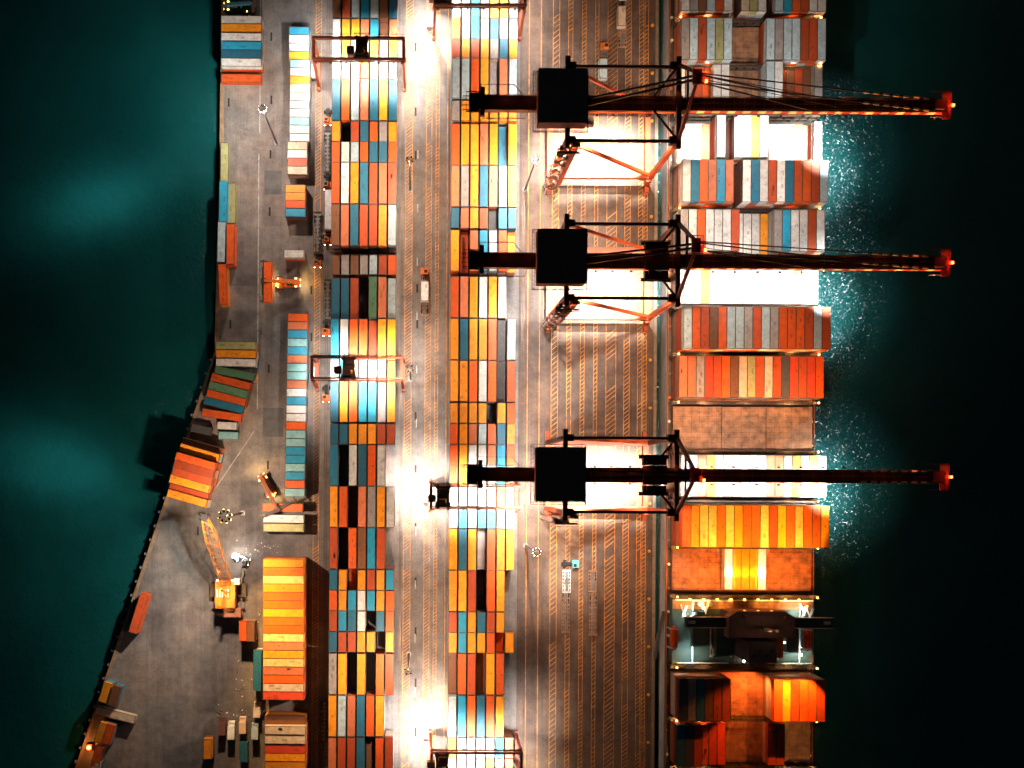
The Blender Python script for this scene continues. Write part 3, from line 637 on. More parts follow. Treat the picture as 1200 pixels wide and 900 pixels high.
spot('added_roof_spot', (mx_, my_, 39.5), 2600 * sl, (1, .5, .25), 165, (mx_, my_, 20), .5)  # spot added to lift the wheelhouse roof
spot('deck_floodlight', (100, yb - .8, 16), 30000 * sl, (1, .20, .03), 120, (94, yb - 22, 9), .5)
for y in (yb + 3, yt - 4):
    for x in (80, 91.5, 112): spot('wall_floodlight', (x, y, 15.4), 1700 * sl, (.8, 1, .94), 150, (x, y, 8), .6, radius=.15)
for g in gaps:
    if True:
        for x in (76, 84, 109, 117): spot('deck_floodlight', (x, g, 14.6), 700 * sl, SODIUM, 160, (x, g, 0), .5, radius=.15)
g10 = P(880, 477, HB)[1] - 6.4
for x in (84, 96, 109): spot('deck_floodlight', (x, g10 + 7.6, 15.5), 2600 * sl, (1, .55, .25), 130, (x, g10 - 2, 8), .6)
for x in (80, 92, 104, 114): spot('deck_floodlight', (x, P(880, 441, 17)[1] - 7.6, 26), 7000 * sl, (1, .33, .08), 120, (x, P(880, 441, 17)[1] + 1, 16), .6)

# ---------------------------------------------------------------- ship-to-shore cranes
def rgb_s(v): return v
def make_sts(cy_px, z_boom, label, trolley_x, first_lamp):
    cy = P(600, cy_px, 42)[1]
    X0 = 53.9
    root = empty('quay_crane', (X0, cy, 0), label, 'crane', 'ship-to-shore cranes on the quay')
    def B(mb, name, m, parent=None):
        for i, v in enumerate(mb.v): mb.v[i] = (v[0] - X0, v[1], v[2])
        return mb.build(name, m, parent or root)
    XL, XW, YY = 39.2, 68.8, 9.9
    # girder + boom
    g = MB(); g.box(((13 + 70) / 2, 0, 43.0), (57, 3.9, 2.3)); B(bevel_mb(g), 'girder', M_CRANE)
    bm = MB(); bm.box(((70.2 + 140.6) / 2, 0, 42.65), (70.4, 3.5, 2.8))
    B(bm, 'boom', M_CRANE)
    tw = MB()
    for y in (-1.35, 0.0, 1.35): tw.box(((45 + 141) / 2, y, 44.22), (95, .22, .14))
    for i in range(36): tw.box((46 + i * 2.7, 0, 44.2), (.18, 3.3, .08))
    tw.rail([(13.5, 1.85, 44.15), (30, 1.85, 44.15)], 1.0, 2, .05); tw.rail([(45, 1.7, 44.15), (141, 1.7, 44.15)], 1.0, 3, .04)
    B(tw, 'trolley_rail', mat_paint('crane_trim_paint', (.10, .035, .02), dirt=.3))
    stp = MB(); i = 0; x = 72.0
    while x < 139.5:
        for s in (-1, 1): stp.box((x + 1.03, s * 1.78, 42.7), (2.05, .06, 1.7), mi=i % 2)
        x += 2.06; i += 1
    B(stp, 'hazard_stripe', [M_STRIPE_R, M_STRIPE_W])
    lt = MB()
    for k, w in enumerate((.5, .45, .5, .35, .5, .45, .5)):
        x = 108.6 + k * .72
        lt.box((x, -1.83, 42.75), (.16, .03, 1.0)); lt.box((x + .22, -1.83, 42.98), (.3, .03, .14))
        if k % 2: lt.box((x + .4, -1.83, 42.7), (.12, .03, .5))
    B(lt, 'lettering', M_BLACK)
    # girder side fascia, its orange standing in for light on the side
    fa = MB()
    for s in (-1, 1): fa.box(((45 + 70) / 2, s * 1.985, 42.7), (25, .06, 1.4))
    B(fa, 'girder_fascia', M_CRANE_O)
    # machinery house
    mh = MB(); mh.box((37.3, 0, 47.15), (12.7, 14.0, 5.4)); B(mh, 'machinery_house', mat_paint('house_cladding', (.36, .12, .075), dirt=.4, ribs=.8))
    ro = MB(); ro.box((37.3, 0, 49.95), (13.0, 14.3, .2))
    h_ = B(ro, 'roof', M_ROOF)
    for rx_, ry_, rw_, rl_ in ((33.4, 4.6, 1.5, 1.5), (40.6, -3.8, 1.8, 1.3), (36.2, -5.4, 1.0, 1.0)):
        rv = MB(); rv.box((rx_, ry_, 50.3), (rw_, rl_, .5)); rv.box((rx_, ry_, 50.6), (rw_ + .3, rl_ + .3, .1)); B(rv, 'roof_vent', M_ROOF)
    wk = MB()
    wk.rail([(30.0, -8.0, 44.4), (30.0, 8.0, 44.4), (44.6, 8.0, 44.4), (44.6, -8.0, 44.4), (30.0, -8.0, 44.4)], 1.1, 1.1, .05)
    for y in (-7.95, -7.4, 7.4, 7.95): wk.box((37.3, y, 44.35), (14.6, .12, .1))
    for xg in (30.0, 30.7, 44.6): wk.box((xg, 0, 44.35), (.12, 15.6, .1))
    for k in range(15): wk.box((30.35, -7.6 + k * 1.08, 44.37), (.7, .1, .06))
    B(wk, 'house_walkway', M_CRANE)
    # portal frame
    for x in (XL, XW):
        for s in (-1, 1):
            lg = MB(); lg.bar((x + (1.6 if x == XL else -1.0) * 0, s * YY, 2.6), (x, s * YY, 44.2), 1.5, 1.3, w2=1.2); B(lg, 'leg', M_CRANE_O if s < 0 else M_CRANE)  # legs on one side painted as lit orange, the others as dark
        sb = MB(); sb.box((x, 0, 3.0), (1.5, 2 * YY + 3, 1.4)); B(sb, 'sill_beam', M_CRANE_O)
        xb = MB(); xb.box((x, 0, 44.6), (1.2, 2 * YY + 4.6, 1.6)); B(xb, 'cross_beam', M_CRANE)
        for s in (-1, 1):
            bg = MB(); bg.box((x, s * YY, 1.75), (1.2, 6.4, 1.0)); bg.box((x, s * YY, 1.0), (1.0, 7.4, .8))
            bo = B(bg, 'bogie', M_CRANE_O)
            for k in range(6):
                wv = MB(); yy = s * YY - 3.1 + k * 1.24; wv.cyl((x - .28, yy, .42), (x + .28, yy, .42), .38, 12)
                B(wv, 'wheel', M_BLACK, bo)
    for s in (-1, 1):
        pb = MB(); pb.box(((XL + XW) / 2, s * YY, 8.6), (XW - XL - 1.3, 1.7, 1.8)); B(pb, 'portal_beam', M_SALMON)
        tb = MB(); tb.box(((XL + XW) / 2, s * YY, 43.6), (XW - XL - 1.2, .75, .9)); B(tb, 'tie_beam', M_CRANE)
        dg = MB(); dg.bar((XL + .8, s * (YY - .05), 42.6), (XW - .9, s * (YY - .05), 9.6), .85, .85); B(dg, 'diagonal_brace', M_CRANE_O)
        ks = MB(); ks.bar((62.4, s * 2.0, 44.0), (XW - .3, s * (YY - .3), 44.4), .55, .5); B(ks, 'knee_strut', M_CRANE)
        nd = MB(); nd.box((XW - 1.4, s * YY, 43.9), (1.9, 2.0, 2.2)); nd.box((XL + 1.4, s * YY, 43.9), (1.7, 1.8, 2.0)); B(nd, 'joint_box', M_CRANE)
        ap = MB(); ap.bar((XW, s * YY, 45.2), (XW + .1, s * 1.1, 64.2), .95, .8, w2=.7); B(ap, 'pylon', M_CRANE if s > 0 else M_CRANE_O)  # pylon tone follows the lit and dark sides too
        fs = MB(); fs.bar((XW + .2, s * .9, 63.6), (104, s * 1.5, 44.1), .3, .3); B(fs, 'forestay', M_CRANE)
        fs = MB(); fs.bar((XW + .2, s * 1.1, 64.0), (136, s * 1.5, 44.1), .28, .28)
        for t in range(7):
            p0 = Vector((XW + .2, s * 1.1, 64.0)).lerp(Vector((136, s * 1.5, 44.1)), .7 + t * .045); p1 = Vector((XW + .2, s * 1.1, 64.0)).lerp(Vector((136, s * 1.5, 44.1)), .7 + t * .045 + .024)
            fs.bar(p0 + Vector((0, 0, .02)), p1 + Vector((0, 0, .02)), .46, .46, mi=1)
        B(fs, 'forestay', [M_CRANE, M_STRIPE_W])
        bs = MB(); bs.bar((XW, s * .5, 64.0), (44.5, s * .9, 45.0), .5, .55); B(bs, 'backstay', M_CRANE)
    at = MB(); at.box((XW + .1, 0, 64.4), (2.2, 3.6, .8)); at.rail([(XW - 1.2, -2.2, 64.8), (XW + 1.6, -2.2, 64.8), (XW + 1.6, 2.2, 64.8), (XW - 1.2, 2.2, 64.8), (XW - 1.2, -2.2, 64.8)], 1.0, 1, .05)
    at.box((XW + 1.4, -.9, 65.0), (.9, 1.4, .9));
    B(at, 'pylon_head', mat_paint('pylon_head_paint', (.14, .03, .02), dirt=.3))
    pt = MB(); pt.bar((XW, -5.2, 55), (XW, 5.2, 55), .5); B(pt, 'pylon_tie', M_CRANE)
    rp = MB()
    for s in (-.5, .5): rp.bar((XW + .6, s, 64.6), (112, s * 1.8, 44.4), .14)
    B(rp, 'hoist_rope', M_BLACK)
    lp = MB(); lp.box((XW + 2.2, -1.3, 64.9), (.7, .7, .7)); B(lp, 'warning_lamp', M_LAMP_R)
    # boom tip
    tp = MB(); tp.box((140.4, 0, 43.9), (2.2, 7.2, .35)); tp.rail([(136, -3.4, 44), (141.3, -3.4, 44), (141.3, 3.4, 44), (136, 3.4, 44)], 1.1, 1.2, .06); tp.box((141.2, 0, 43.1), (.5, 6.6, 1.6)); tp.box((138.6, 0, 44.6), (2.6, 2.6, .9))
    B(tp, 'boom_tip', mat_paint('boom_tip_red', (.28, .025, .015), dirt=.3))
    lp = MB(); lp.box((142.1, 0, 44.1), (.8, .7, .7)); B(lp, 'tip_lamp', M_LAMP_R)
    # backreach end
    be = MB(); be.box((16.6, 0, 44.7), (1.1, 7.6, 1.4)); be.box((14.4, 0, 43.9), (2.6, 5.2, .12)); be.rail([(12.2, -2.6, 44), (16, -2.6, 44), (16, 2.6, 44), (12.2, 2.6, 44), (12.2, -2.6, 44)], 1.1, .9, .07)
    for y in (-1.8, -.6, .6, 1.8): be.bar((11.2, y, 43.8), (17, y, 44.0), .2)
    be.rail([(16, 4.6, 44), (25, 4.6, 44), (27, 2.2, 44)], 1.0, 1.5, .06); be.rail([(16.5, -4.4, 44), (28, -4.4, 44), (29, -2.0, 44)], 1.0, 1.5, .06)
    B(be, 'backreach_platform', M_CRANE)
    # trolley and cab
    t = MB(); tx = trolley_x
    t.box((tx, 0, 45.1), (6.4, 5.2, .9))
    for s in (-1, 1): t.box((tx, s * 3.9, 43.9), (6.2, 2.4, 1.9)); t.rail([(tx - 4, s * 5.4, 43.4), (tx + 4, s * 5.4, 43.4)], 1.1, 1, .05); t.box((tx, s * 4.9, 43.3), (8, 1.0, .08)); t.box((tx - 1.5, s * 3.4, 45.4), (1.6, 1.3, .9)); t.box((tx + 1.5, s * 3.6, 45.2), (1.3, 1.5, .7))
    trol = B(t, 'trolley', M_CRANE)
    cb = MB(); cb.box((tx + 4.6, -3.6, 39.6), (2.6, 2.2, 2.6)); cbo = B(cb, 'cab', M_WHITE, None)
    wn = MB(); wn.box((tx + 5.93, -3.6, 39.6), (.06, 1.9, 1.9)); B(wn, 'cab_window', M_GLASS, cbo)
    # stair tower on the landside leg
    stt = MB(); sx, sy = XL - .3, -YY - 2.2
    zz = 3
    while zz < 43:
        a_, c_ = (-1.0, 1.0) if int(zz / 3.3) % 2 else (1.0, -1.0)
        stt.bar((sx + a_, sy - .5, zz), (sx + c_, sy - .5, zz + 3.3), .35, .1); stt.box((sx + c_ * 1.35, sy - .3, zz + 3.3), (.8, 1.3, .08)); stt.rail([(sx + a_, sy - .95, zz), (sx + c_, sy - .95, zz + 3.3)], 1.0, 2, .05)
        zz += 3.3
    for dx, dy in ((-1.5, .5), (1.5, .5), (-1.5, -1.0), (1.5, -1.0)): stt.bar((sx + dx, sy + dy, 2), (sx + dx, sy + dy, 44), .18)
    stt.rail([(sx - 2.6, sy - 1.7, 44), (sx + 3.8, sy - 1.7, 44), (sx + 3.8, sy + 1.7, 44)], 1.1, 1, .06); stt.rail([(sx - 2.6, sy - .4, 44), (sx + 3.8, sy - .4, 44)], 1.1, 1, .06); stt.box((sx + .6, sy - 1.0, 44.0), (6.2, .5, .08))
    stt.box((sx + 3.2, sy + .8, 44.6), (.9, .9, 1.0)); stt.box((sx - 1.2, sy - .2, 44.6), (.7, .8, .9)); stt.rail([(sx - 3.5, sy - 1.0, 30), (sx + 1.5, sy - 1.0, 30)], 1.0, 1, .05); stt.rail([(sx - 3.5, sy - 1.0, 19), (sx + 1.5, sy - 1.0, 19)], 1.0, 1, .05)
    B(stt, 'stair_tower', mat_paint('stair_paint', (.09, .035, .02), dirt=.4))
    el = MB(); el.box((XL + 2.4, -YY - .9, 24), (1.7, 1.7, 40)); B(el, 'lift_shaft', M_CRANE_O)
    cr = MB(); cr.cyl((XW - 2.2, -YY + .6, 8.2), (XW - 2.2, -YY - .8, 8.2), 1.7, 18); cr.box((XW - .6, -YY - 1.2, 7), (1.6, .8, 2.6)); B(cr, 'cable_reel', M_CRANE_O)
    # floodlights
    fl = MB(); pts = []
    for x in (43, 47.5, 52, 57, 61.5, 66): pts.append((x, 1)); 
    for x in (79, 85, 91, 97, 103, 109, 114.5): pts.append((x, 2))
    for x, k in pts:
        for s in (-1, 1): fl.box((x, s * 2.35, 41.5), (.7, .5, .35))
    B(fl, 'floodlight', M_CRANE)
    gl = MB()
    for x, k in pts:
        for s in (-1, 1): gl.box((x, s * 2.35, 41.3), (.6, .42, .05))
    B(gl, 'lamp_lens', M_LAMP_W)
    e = POW['sts']
    for x, k in pts:
        if k == 1:
            spot('floodlight', (x, cy - 2.35, 41.1), 330000 * e, WHITE, 40, (x, cy - 3.6, 0), 1.0)
            spot('floodlight', (x, cy + 2.35, 41.1), (250000 if first_lamp else 200000) * e, WHITE, 34, (x, cy + 2.6, 0), 1.0)
        else:
            spot('floodlight', (x, cy - 2.35, 41.1), 135000 * e, WHITE, 30, (x, cy - 2.8, 8), .85)
            spot('floodlight', (x, cy + 2.35, 41.1), 95000 * e, WHITE, 27, (x, cy + 2.0, 8), .85)
    spot('floodlight', (117.5, cy - 2.4, 41.0), 360000 * e, (.9, 1, .96), 50, (118.0, cy - 4, -3), 1.0, radius=.2)
    spot('floodlight', (117.5, cy + 2.4, 41.0), 70000 * e, (.9, 1, .96), 68, (122, cy, -3), 1.0, radius=.2)
    spot('floodlight', (93, cy + 2.6, 41.2), 52000 * e, (1, .90, .80), 120, (93, cy + 28, 12), .9)  # wide spot added to brighten the bays up the ship
    if not first_lamp: spot('floodlight', (93, cy - 2.6, 41.2), (30000 if z_boom == 42 and trolley_x == 41 else 17000) * e, (1, .84, .70), 110, (93, cy - 17, 12), .9)  # second added spot, brightening the bays on the other side
    for x in (20, 27, 49, 57, 65, 75, 84, 93, 102, 111, 120, 129, 138):
        spot('added_boom_spot', (x, cy - 4.9, 42.0), 1700 * e, (1, .46, .14), 150, (x, cy - 1.9, 42.6), .6, radius=.1)  # invented lamps, added to light the girder and boom side
        spot('added_boom_spot', (x + 3, cy + 2.6, 46.4), 110 * e, (1, .26, .08), 150, (x + 3, cy, 44), .6, radius=.1)  # weak spots added to redden the boom top edges
    for yy in (-YY - 2.5, YY - 2.5):
        for zz_, xx_ in ((40, 41), (30, 50), (20, 59), (12, 66)): spot('added_brace_spot', (xx_, cy + yy, zz_ + 3), 480 * e, (1, .50, .22), 140, (xx_, cy + yy + 2.4, zz_), .6, radius=.1)  # small spots added to bring out the orange braces
    spot('floodlight', (44, cy - 8.3, 43.5), 190000 * e, WHITE, 80, (36, cy - 14, 0), .8)
    spot('floodlight', (31, cy, 43.2), 170000 * e, WHITE, 75, (30, cy - 2, 0), .8)
    for q, pw in ((-20, 210000), (4, 150000), (22, 150000)): spot('floodlight', (31.5, cy + (q / 4), 43.4), pw * e, WHITE, 62, (32.5, cy + q, 0), 1.0)
    spot('floodlight', (66, cy - 10.9, 42.5), 60000 * e, WARM, 90, (64, cy - 18, 0), .8)
    spot('floodlight', (66, cy + 10.9, 42.5), 40000 * e, WARM, 90, (64, cy + 20, 0), .8)
    spot('warning_light', (XW + 2.2, cy - 1.3, 66.0), 900, (1, .05, .01), 170, (XW, cy, 40), .3)
    spot('warning_light', (142.6, cy, 45.4), 700, (1, .05, .01), 170, (139, cy, 42), .3)
    return root
def bevel_mb(m): return m
make_sts(123.3, 42, 'topmost black and orange ship-to-shore crane with its boom over the lit empty bay', 41, False)
make_sts(306.6, 42, 'middle black and orange ship-to-shore crane between the other two', 63.2, False)
make_sts(556.0, 42, 'lowest black and orange ship-to-shore crane with trolley beside its waterside legs', 63.0, True)

# ---------------------------------------------------------------- rubber-tyred gantry cranes
def make_rtg(cx_px, cy_px, trolley_px, label, power=1.0, ends=1.0, road=None):
    cx, cy = P(cx_px, cy_px, 22); tx = P(trolley_px, cy_px, 22)[0] - cx
    root = empty('yard_gantry_crane', (cx, cy, 0), label, 'crane', 'orange gantry cranes spanning the yard blocks')
    hw, hy = 13.1, 2.95
    for s in (-1, 1):
        g = MB(); g.box((0, s * hy, 21.6), (26.6, .5, 1.3)); g.box((0, s * (hy + .6), 21.2), (26, .4, .07)); g.rail([(-13, s * (hy + 1.1), 21.2), (13, s * (hy + 1.1), 21.2)], 1.0, 2, .04); g.build('girder', M_RTG, root)
        rr = MB(); rr.box((0, s * hy, 22.42), (26, .14, .12)); rr.build('trolley_rail', M_STEEL, root)
    for e in (-1, 1):
        sb = MB(); sb.box((e * hw, 0, 1.7), (1.0, 9.8, .9)); sb.build('sill_beam', M_SALMON, root)
        tb = MB(); tb.box((e * (hw - .2), 0, 21.2), (.8, 5.2, .9)); tb.build('end_beam', M_RTG, root)
        for s in (-1, 1):
            lg = MB(); lg.bar((e * hw, s * 3.9, 2.1), (e * (hw - .2), s * hy, 20.9), .75, .9, w2=.75); lg.build('leg', M_SALMON, root)
            bg = MB(); bg.box((e * hw, s * 3.8, 1.15), (.8, 2.6, .5)); bo = bg.build('bogie', M_CRANE_O, root)
            for k in (-.75, .75):
                w = MB(); w.cyl((e * hw - .35, s * 3.8 + k, .62), (e * hw + .35, s * 3.8 + k, .62), .6, 16); w.build('wheel', M_BLACK, bo)
    en = MB(); en.box((-hw - 1.2, 0, 2.7), (1.6, 4.2, 2.0)); en.build('engine_house', M_STEEL, root)
    tr = MB(); tr.box((tx - 1.4, 0, 22.9), (.7, 6.8, .5)); tr.box((tx + 1.4, 0, 22.9), (.7, 6.8, .5)); tr.box((tx, 2.6, 22.9), (4.2, .8, .5)); tr.box((tx, -2.4, 22.9), (4.2, 1.4, .5)); tr.box((tx, .1, 22.9), (3.4, 1.6, .3)); tr.box((tx - .6, -1.6, 23.9), (2.4, 1.5, 1.6)); tr.box((tx + .4, 1.5, 23.7), (2.8, 1.3, 1.2)); tr.cyl((tx - 1.4, .1, 23.8), (tx + 1.6, .1, 23.8), .6, 14); tr.box((tx + 1.5, -2.2, 23.6), (1.0, 1.0, 1.0)); tr.rail([(tx - 2.1, -3.6, 23.1), (tx + 2.1, -3.6, 23.1), (tx + 2.1, 3.6, 23.1), (tx - 2.1, 3.6, 23.1), (tx - 2.1, -3.6, 23.1)], 1.0, 1, .06)
    tr.box((tx - 3.2, -.6, 22.7), (2.2, 2.0, .12)); tr.build('trolley', mat_paint('trolley_paint', (.07, .03, .02), dirt=.4), root)
    cb = MB(); cb.box((tx - 3.2, -.6, 20.4), (2.0, 1.9, 2.3)); c = cb.build('cab', M_SALMON, root)
    wn = MB(); wn.box((tx - 3.2, .38, 20.4), (1.7, .06, 1.7)); wn.build('cab_window', M_GLASS, c)
    sp = MB(); sp.box((tx, 0, 18.2), (2.2, 5.9, .45)); sp.box((tx, 0, 18.6), (1.2, 2.2, .5))
    for e in (-1, 1):
        for s in (-1, 1): sp.bar((tx + e * .8, s * .9, 18.8), (tx + e * 1.2, s * 1.6, 22.7), .07)
    sp.build('spreader', M_YELLOW, root)
    fl = MB(); gl = MB()
    xs = (-12.2, -8, -3.6, 1.0, 5.6, 10, 12.4)
    for x in xs:
        for s in (-1, 1): fl.box((x, s * (hy + .75), 20.7), (.6, .5, .3)); gl.box((x, s * (hy + .75), 20.52), (.5, .4, .04))
    fl.build('floodlight', M_BLACK, root); gl.build('lamp_lens', M_LAMP_W, root)
    e = POW['rtg'] * power
    for x in xs[1:-1:1]:
        for s in (-1, 1): spot('floodlight', (cx + x, cy + s * (hy + .9), 20.4), 15500 * e, WHITE, 100, (cx + x, cy + s * (hy + 1.8), 0), .85, radius=.2)
    for x, k in ((-13.9, -1), (13.9, 1)):
        for s in (-1, 1): spot('floodlight', (cx + x, cy + s * 3.3, 19.5), 36000 * ends * e, WHITE, 84, (cx + x + k * 1.6, cy + s * 9, 0), .95, radius=.2)
    if road:
        spot('floodlight', (cx - 14.9, cy + 2.9, 20.2), 135000 * e, WHITE, 88, (cx - 16.0, cy + road, 0), .95, radius=.25)
    return root
make_rtg(420, 56.5, 424, 'orange gantry crane over the upper part of the left yard block', 1.15)
make_rtg(418, 431, 409, 'orange gantry crane over the middle of the left yard block', 1.0, ends=.4)
make_rtg(563, -7, 520, 'orange gantry crane cut by the top picture edge over the right yard block', .9, road=-8)
make_rtg(558, 582, 519, 'orange gantry crane of the right yard block, next to the lowest quay crane', 1.1, road=3)
make_rtg(558.5, 895, 518, 'orange gantry crane cut by the bottom picture edge over the right yard block', 1.1, road=7)

# ---------------------------------------------------------------- high masts
mast_protos = {}
def make_mast(px, py, label, col, power, aims=(), lens=None, k=.5):
    h = 32.5; x, y = P(px, py, h)
    root = empty('floodlight_mast', (x, y, 0), label, 'light mast', 'tall floodlight masts in the yard')
    p = MB(); p.cyl((0, 0, 0), (0, 0, .4), .8, 14); p.cyl((0, 0, .4), (0, 0, h), .38, 14, r2=.14); p.build('pole', M_STEEL, root)
    r = MB(); n = 20
    for i in range(n):
        a0, a1 = 6.2832 * i / n, 6.2832 * (i + 1) / n; r.bar((math.cos(a0) * 1.15 * k, math.sin(a0) * 1.15 * k, h - .25), (math.cos(a1) * 1.15 * k, math.sin(a1) * 1.15 * k, h - .25), .1)
    for i in range(4): a0 = 1.5708 * i; r.bar((0, 0, h - .1), (math.cos(a0) * 1.15 * k, math.sin(a0) * 1.15 * k, h - .25), .09)
    r.build('lamp_ring', M_STEEL, root)
    for i in range(8):
        a0 = 6.2832 * (i + .3) / 8; d = Vector((math.cos(a0), math.sin(a0), 0))
        hd = MB(); c = d * 1.75 * k + Vector((0, 0, h - .1)); ax = (d * .8 + Vector((0, 0, -.6))).normalized()
        hd.cyl(c - ax * .35 * k, c + ax * .25 * k, .3 * k, 12, r2=.5 * k); hd.bar(d * 1.15 * k + Vector((0, 0, h - .25)), c - ax * .3, .09)
        o = hd.build('lamp_head', M_BLACK if (i % 2 or lens is None) else M_YELLOW, root)
        ln = MB(); ln.cyl(c + ax * .26 * k, c + ax * .62 * k, .46 * k, 12, r2=.24 * k); ln.build('lens', lens or M_LAMP_W, o)
    if power: spot('mast_floodlight', (x, y, h - 1.3), power * POW['mast'], col, 158, (x, y, 0), .35, radius=.9)
    for (ax_, ay_, pw, ang, cc) in aims:
        t = P(ax_, ay_, -3); v = Vector((t[0] - x, t[1] - y, 0)).normalized() * 2.6
        spot('mast_floodlight', (x + v.x, y + v.y, h - .4), pw * POW['mast'], cc, ang, (*t, -3), 1.0, radius=.5)  # spots added to make the glow patches on the water
    return root
TEALW = (.85, 1, .95)
_m = P(263.5, 605, 32.5)
for (ax_, ay_, pw_) in ((325, 700, 190000), (328, 775, 190000), (330, 860, 150000)):
    _t = P(ax_, ay_, 8); spot('mast_floodlight', (_m[0] + 2.4, _m[1] - 1.2, 32.2), pw_, (1, .52, .12), 42, (*_t, 8), .9, radius=.4)
spot('mast_floodlight', (_m[0] - 1.2, _m[1] - 2.4, 32.2), 120000, (1, .66, .45), 75, (*P(205, 830), 0), .9, radius=.4)
make_mast(307.5, 127, 'white floodlight mast on open ground beside the white short containers', (1, .82, .70), 92000, [(108, 240, 130000, 15, TEALW), (110, 239, 130000, 25, TEALW), (118, 236, 70000, 40, TEALW), (190, 120, 66000, 95, TEALW)])
make_mast(263.5, 605, 'amber floodlight mast whose lamps glow beside the lattice boom crane', (1, .72, .50), 105000, [(58, 545, 135000, 17, TEALW), (62, 545, 135000, 27, TEALW), (72, 550, 72000, 44, TEALW), (90, 740, 72000, 100, TEALW)], M_LAMP_Y, k=.85)
make_mast(628, 187, 'white floodlight mast between the right yard block and the topmost quay crane', (1, .80, .64), 95000)
make_mast(629, 647, 'white floodlight mast between the right yard block and the two empty trailers', (1, .60, .34), 66000)
make_mast(480, 187, 'dark floodlight mast on the truck road, upper one of three', (1, .74, .54), 98000, lens=M_GLASS)  # heads of these three are unlit, their spots are added yard light
make_mast(480.5, 432, 'dark floodlight mast on the truck road beside the middle left gantry', (1, .74, .54), 52000, lens=M_GLASS)
make_mast(478, 787, 'dark floodlight mast on the truck road, lowest of three', (1, .74, .54), 125000, lens=M_GLASS)

# ---------------------------------------------------------------- vehicles
def wheels(root, xs, y, r=.5, w=.4):
    for x in xs:
        for s in (-1, 1):
            t = MB(); t.cyl((x, s * y - w / 2, r), (x, s * y + w / 2, r), r, 16); o = t.build('wheel', M_BLACK, root)
            h = MB(); h.cyl((x, s * (y + w / 2) , r), (x, s * (y + w / 2 + .02), r), r * .5, 10); h.build('rim', M_STEEL, o)
def make_tractor(px, py, ang, paint, label, lamp=False):
    x, y = P(px, py); root = empty('terminal_tractor', (x, y, .05), label, 'truck', 'yard tractors and trailers', -R(ang))
    c = MB(); c.box((0, 0, .85), (5.2, 1.0, .35)); c.box((-1.6, 0, 1.15), (1.4, 1.2, .25)); c.build('chassis', M_BLACK, root)
    b_ = MB(); b_.box((1.7, 0, 1.1), (1.9, 2.4, .5)); b_.box((1.3, -.35, 2.1), (1.5, 1.6, 1.6), taper=.9); b_.box((1.35, .75, 1.6), (1.6, .8, .7)); cab = b_.build('cab', paint, root)
    w = MB(); w.box((2.03, -.35, 2.25), (.08, 1.35, .8)); w.box((1.3, -.35, 2.915), (.9, 1.0, .03)); w.build('window', M_GLASS, cab)
    wheels(root, (1.6, -1.6), 1.0)
    for s in (-1, 1):
        l = MB(); l.box((2.68, s * .9, 1.1), (.06, .35, .22)); l.build('headlight', M_LAMP_W if lamp else M_WHITE, root)
    return root
def make_trailer(px, py, ang, label, paint=None, length=12.6, cargo=None):
    x, y = P(px, py, 1.2); root = empty('container_trailer', (x, y, .05), label, 'trailer', 'yard tractors and trailers', -R(ang))
    f = MB(); hl = length / 2
    for s in (-1, 1): f.box((0, s * .55, 1.2), (length, .22, .35)); f.box((0, s * 1.15, 1.25), (length - .5, .12, .22))
    for i in range(7): f.box((-hl + .2 + i * (length - .4) / 6, 0, 1.22), (.3, 2.44, .3))
    for e in (-1, 1): f.box((e * hl, 0, 1.35), (.25, 2.5, .5))
    f.build('frame', paint or M_TRAIL, root)
    g = MB(); g.box((0, 0, 1.4), (length - 1.0, .3, .08))
    for i in range(10): g.box((-hl + .9 + i * (length - 1.8) / 9, random.uniform(-.2, .2), 1.46), (.5, random.uniform(.8, 1.6), .12))
    g.build('corner_guide', M_STEEL, root)
    wheels(root, (-hl + 1.2, -hl + 2.5), .95)
    lg = MB()
    for s in (-1, 1): lg.box((hl - 3, s * .8, .55), (.2, .2, 1.0))
    lg.build('landing_leg', M_STEEL, root)
    return root
def loadbox(px, py, tilt, ln, ch, label, z=1.5):
    x, y = P(px, py, z + 2.6)
    o = bpy.data.objects.new('shipping_container', cmesh(ln, ch)); C.objects.link(o); o.location = (x, y, z); o.rotation_euler = (0, 0, -R(tilt))
    tag(o, label, 'shipping container', 'containers riding on trailers')
make_tractor(729, 5, -90, M_WHITE, 'white yard tractor pulling a beige box at the top of the apron')
make_trailer(729, 21, -90, 'trailer under the beige box at the top of the apron', length=7); loadbox(729, 18.5, 90, 20, 'E', 'beige box on a trailer at the top edge of the apron')
make_trailer(729.5, 42, -90, 'empty orange skeletal trailer below the beige box on the apron', length=7)
make_tractor(707.5, 62, -90, M_MACH_O, 'orange yard tractor above the topmost quay crane tie beam')
make_trailer(707.5, 82, -90, 'trailer carrying a pale box under the topmost quay crane'); 
loadbox(707.3, 80, 90, 20, 'L', 'slate grey box on a trailer crossed by the topmost crane tie beam'); 
make_tractor(667.5, 660.5, 0, mat_paint('aqua_vehicle_paint', (.10, .42, .44), dirt=.3), 'small aqua yard tractor above the two empty trailers')
make_trailer(664, 681, 90, 'short trailer loaded with pale frames below the aqua tractor', M_WHITE, 6.6); make_trailer(663, 717, 90, 'empty skeletal trailer, left of two parked on the apron')
make_trailer(694.5, 681, 90, 'short brown empty trailer parked on the apron beside the pale one', None, 6.4); make_trailer(695, 720, 90, 'empty skeletal trailer, right of two parked on the apron')
tk = make_tractor(497.5, 325, -90, M_MACH_O, 'orange yard tractor of the white truck on the truck road'); make_trailer(497.5, 345, -90, 'trailer of the white truck on the truck road'); loadbox(497.8, 341, 90, 20, 'W', 'white box on the truck alone on the truck road')
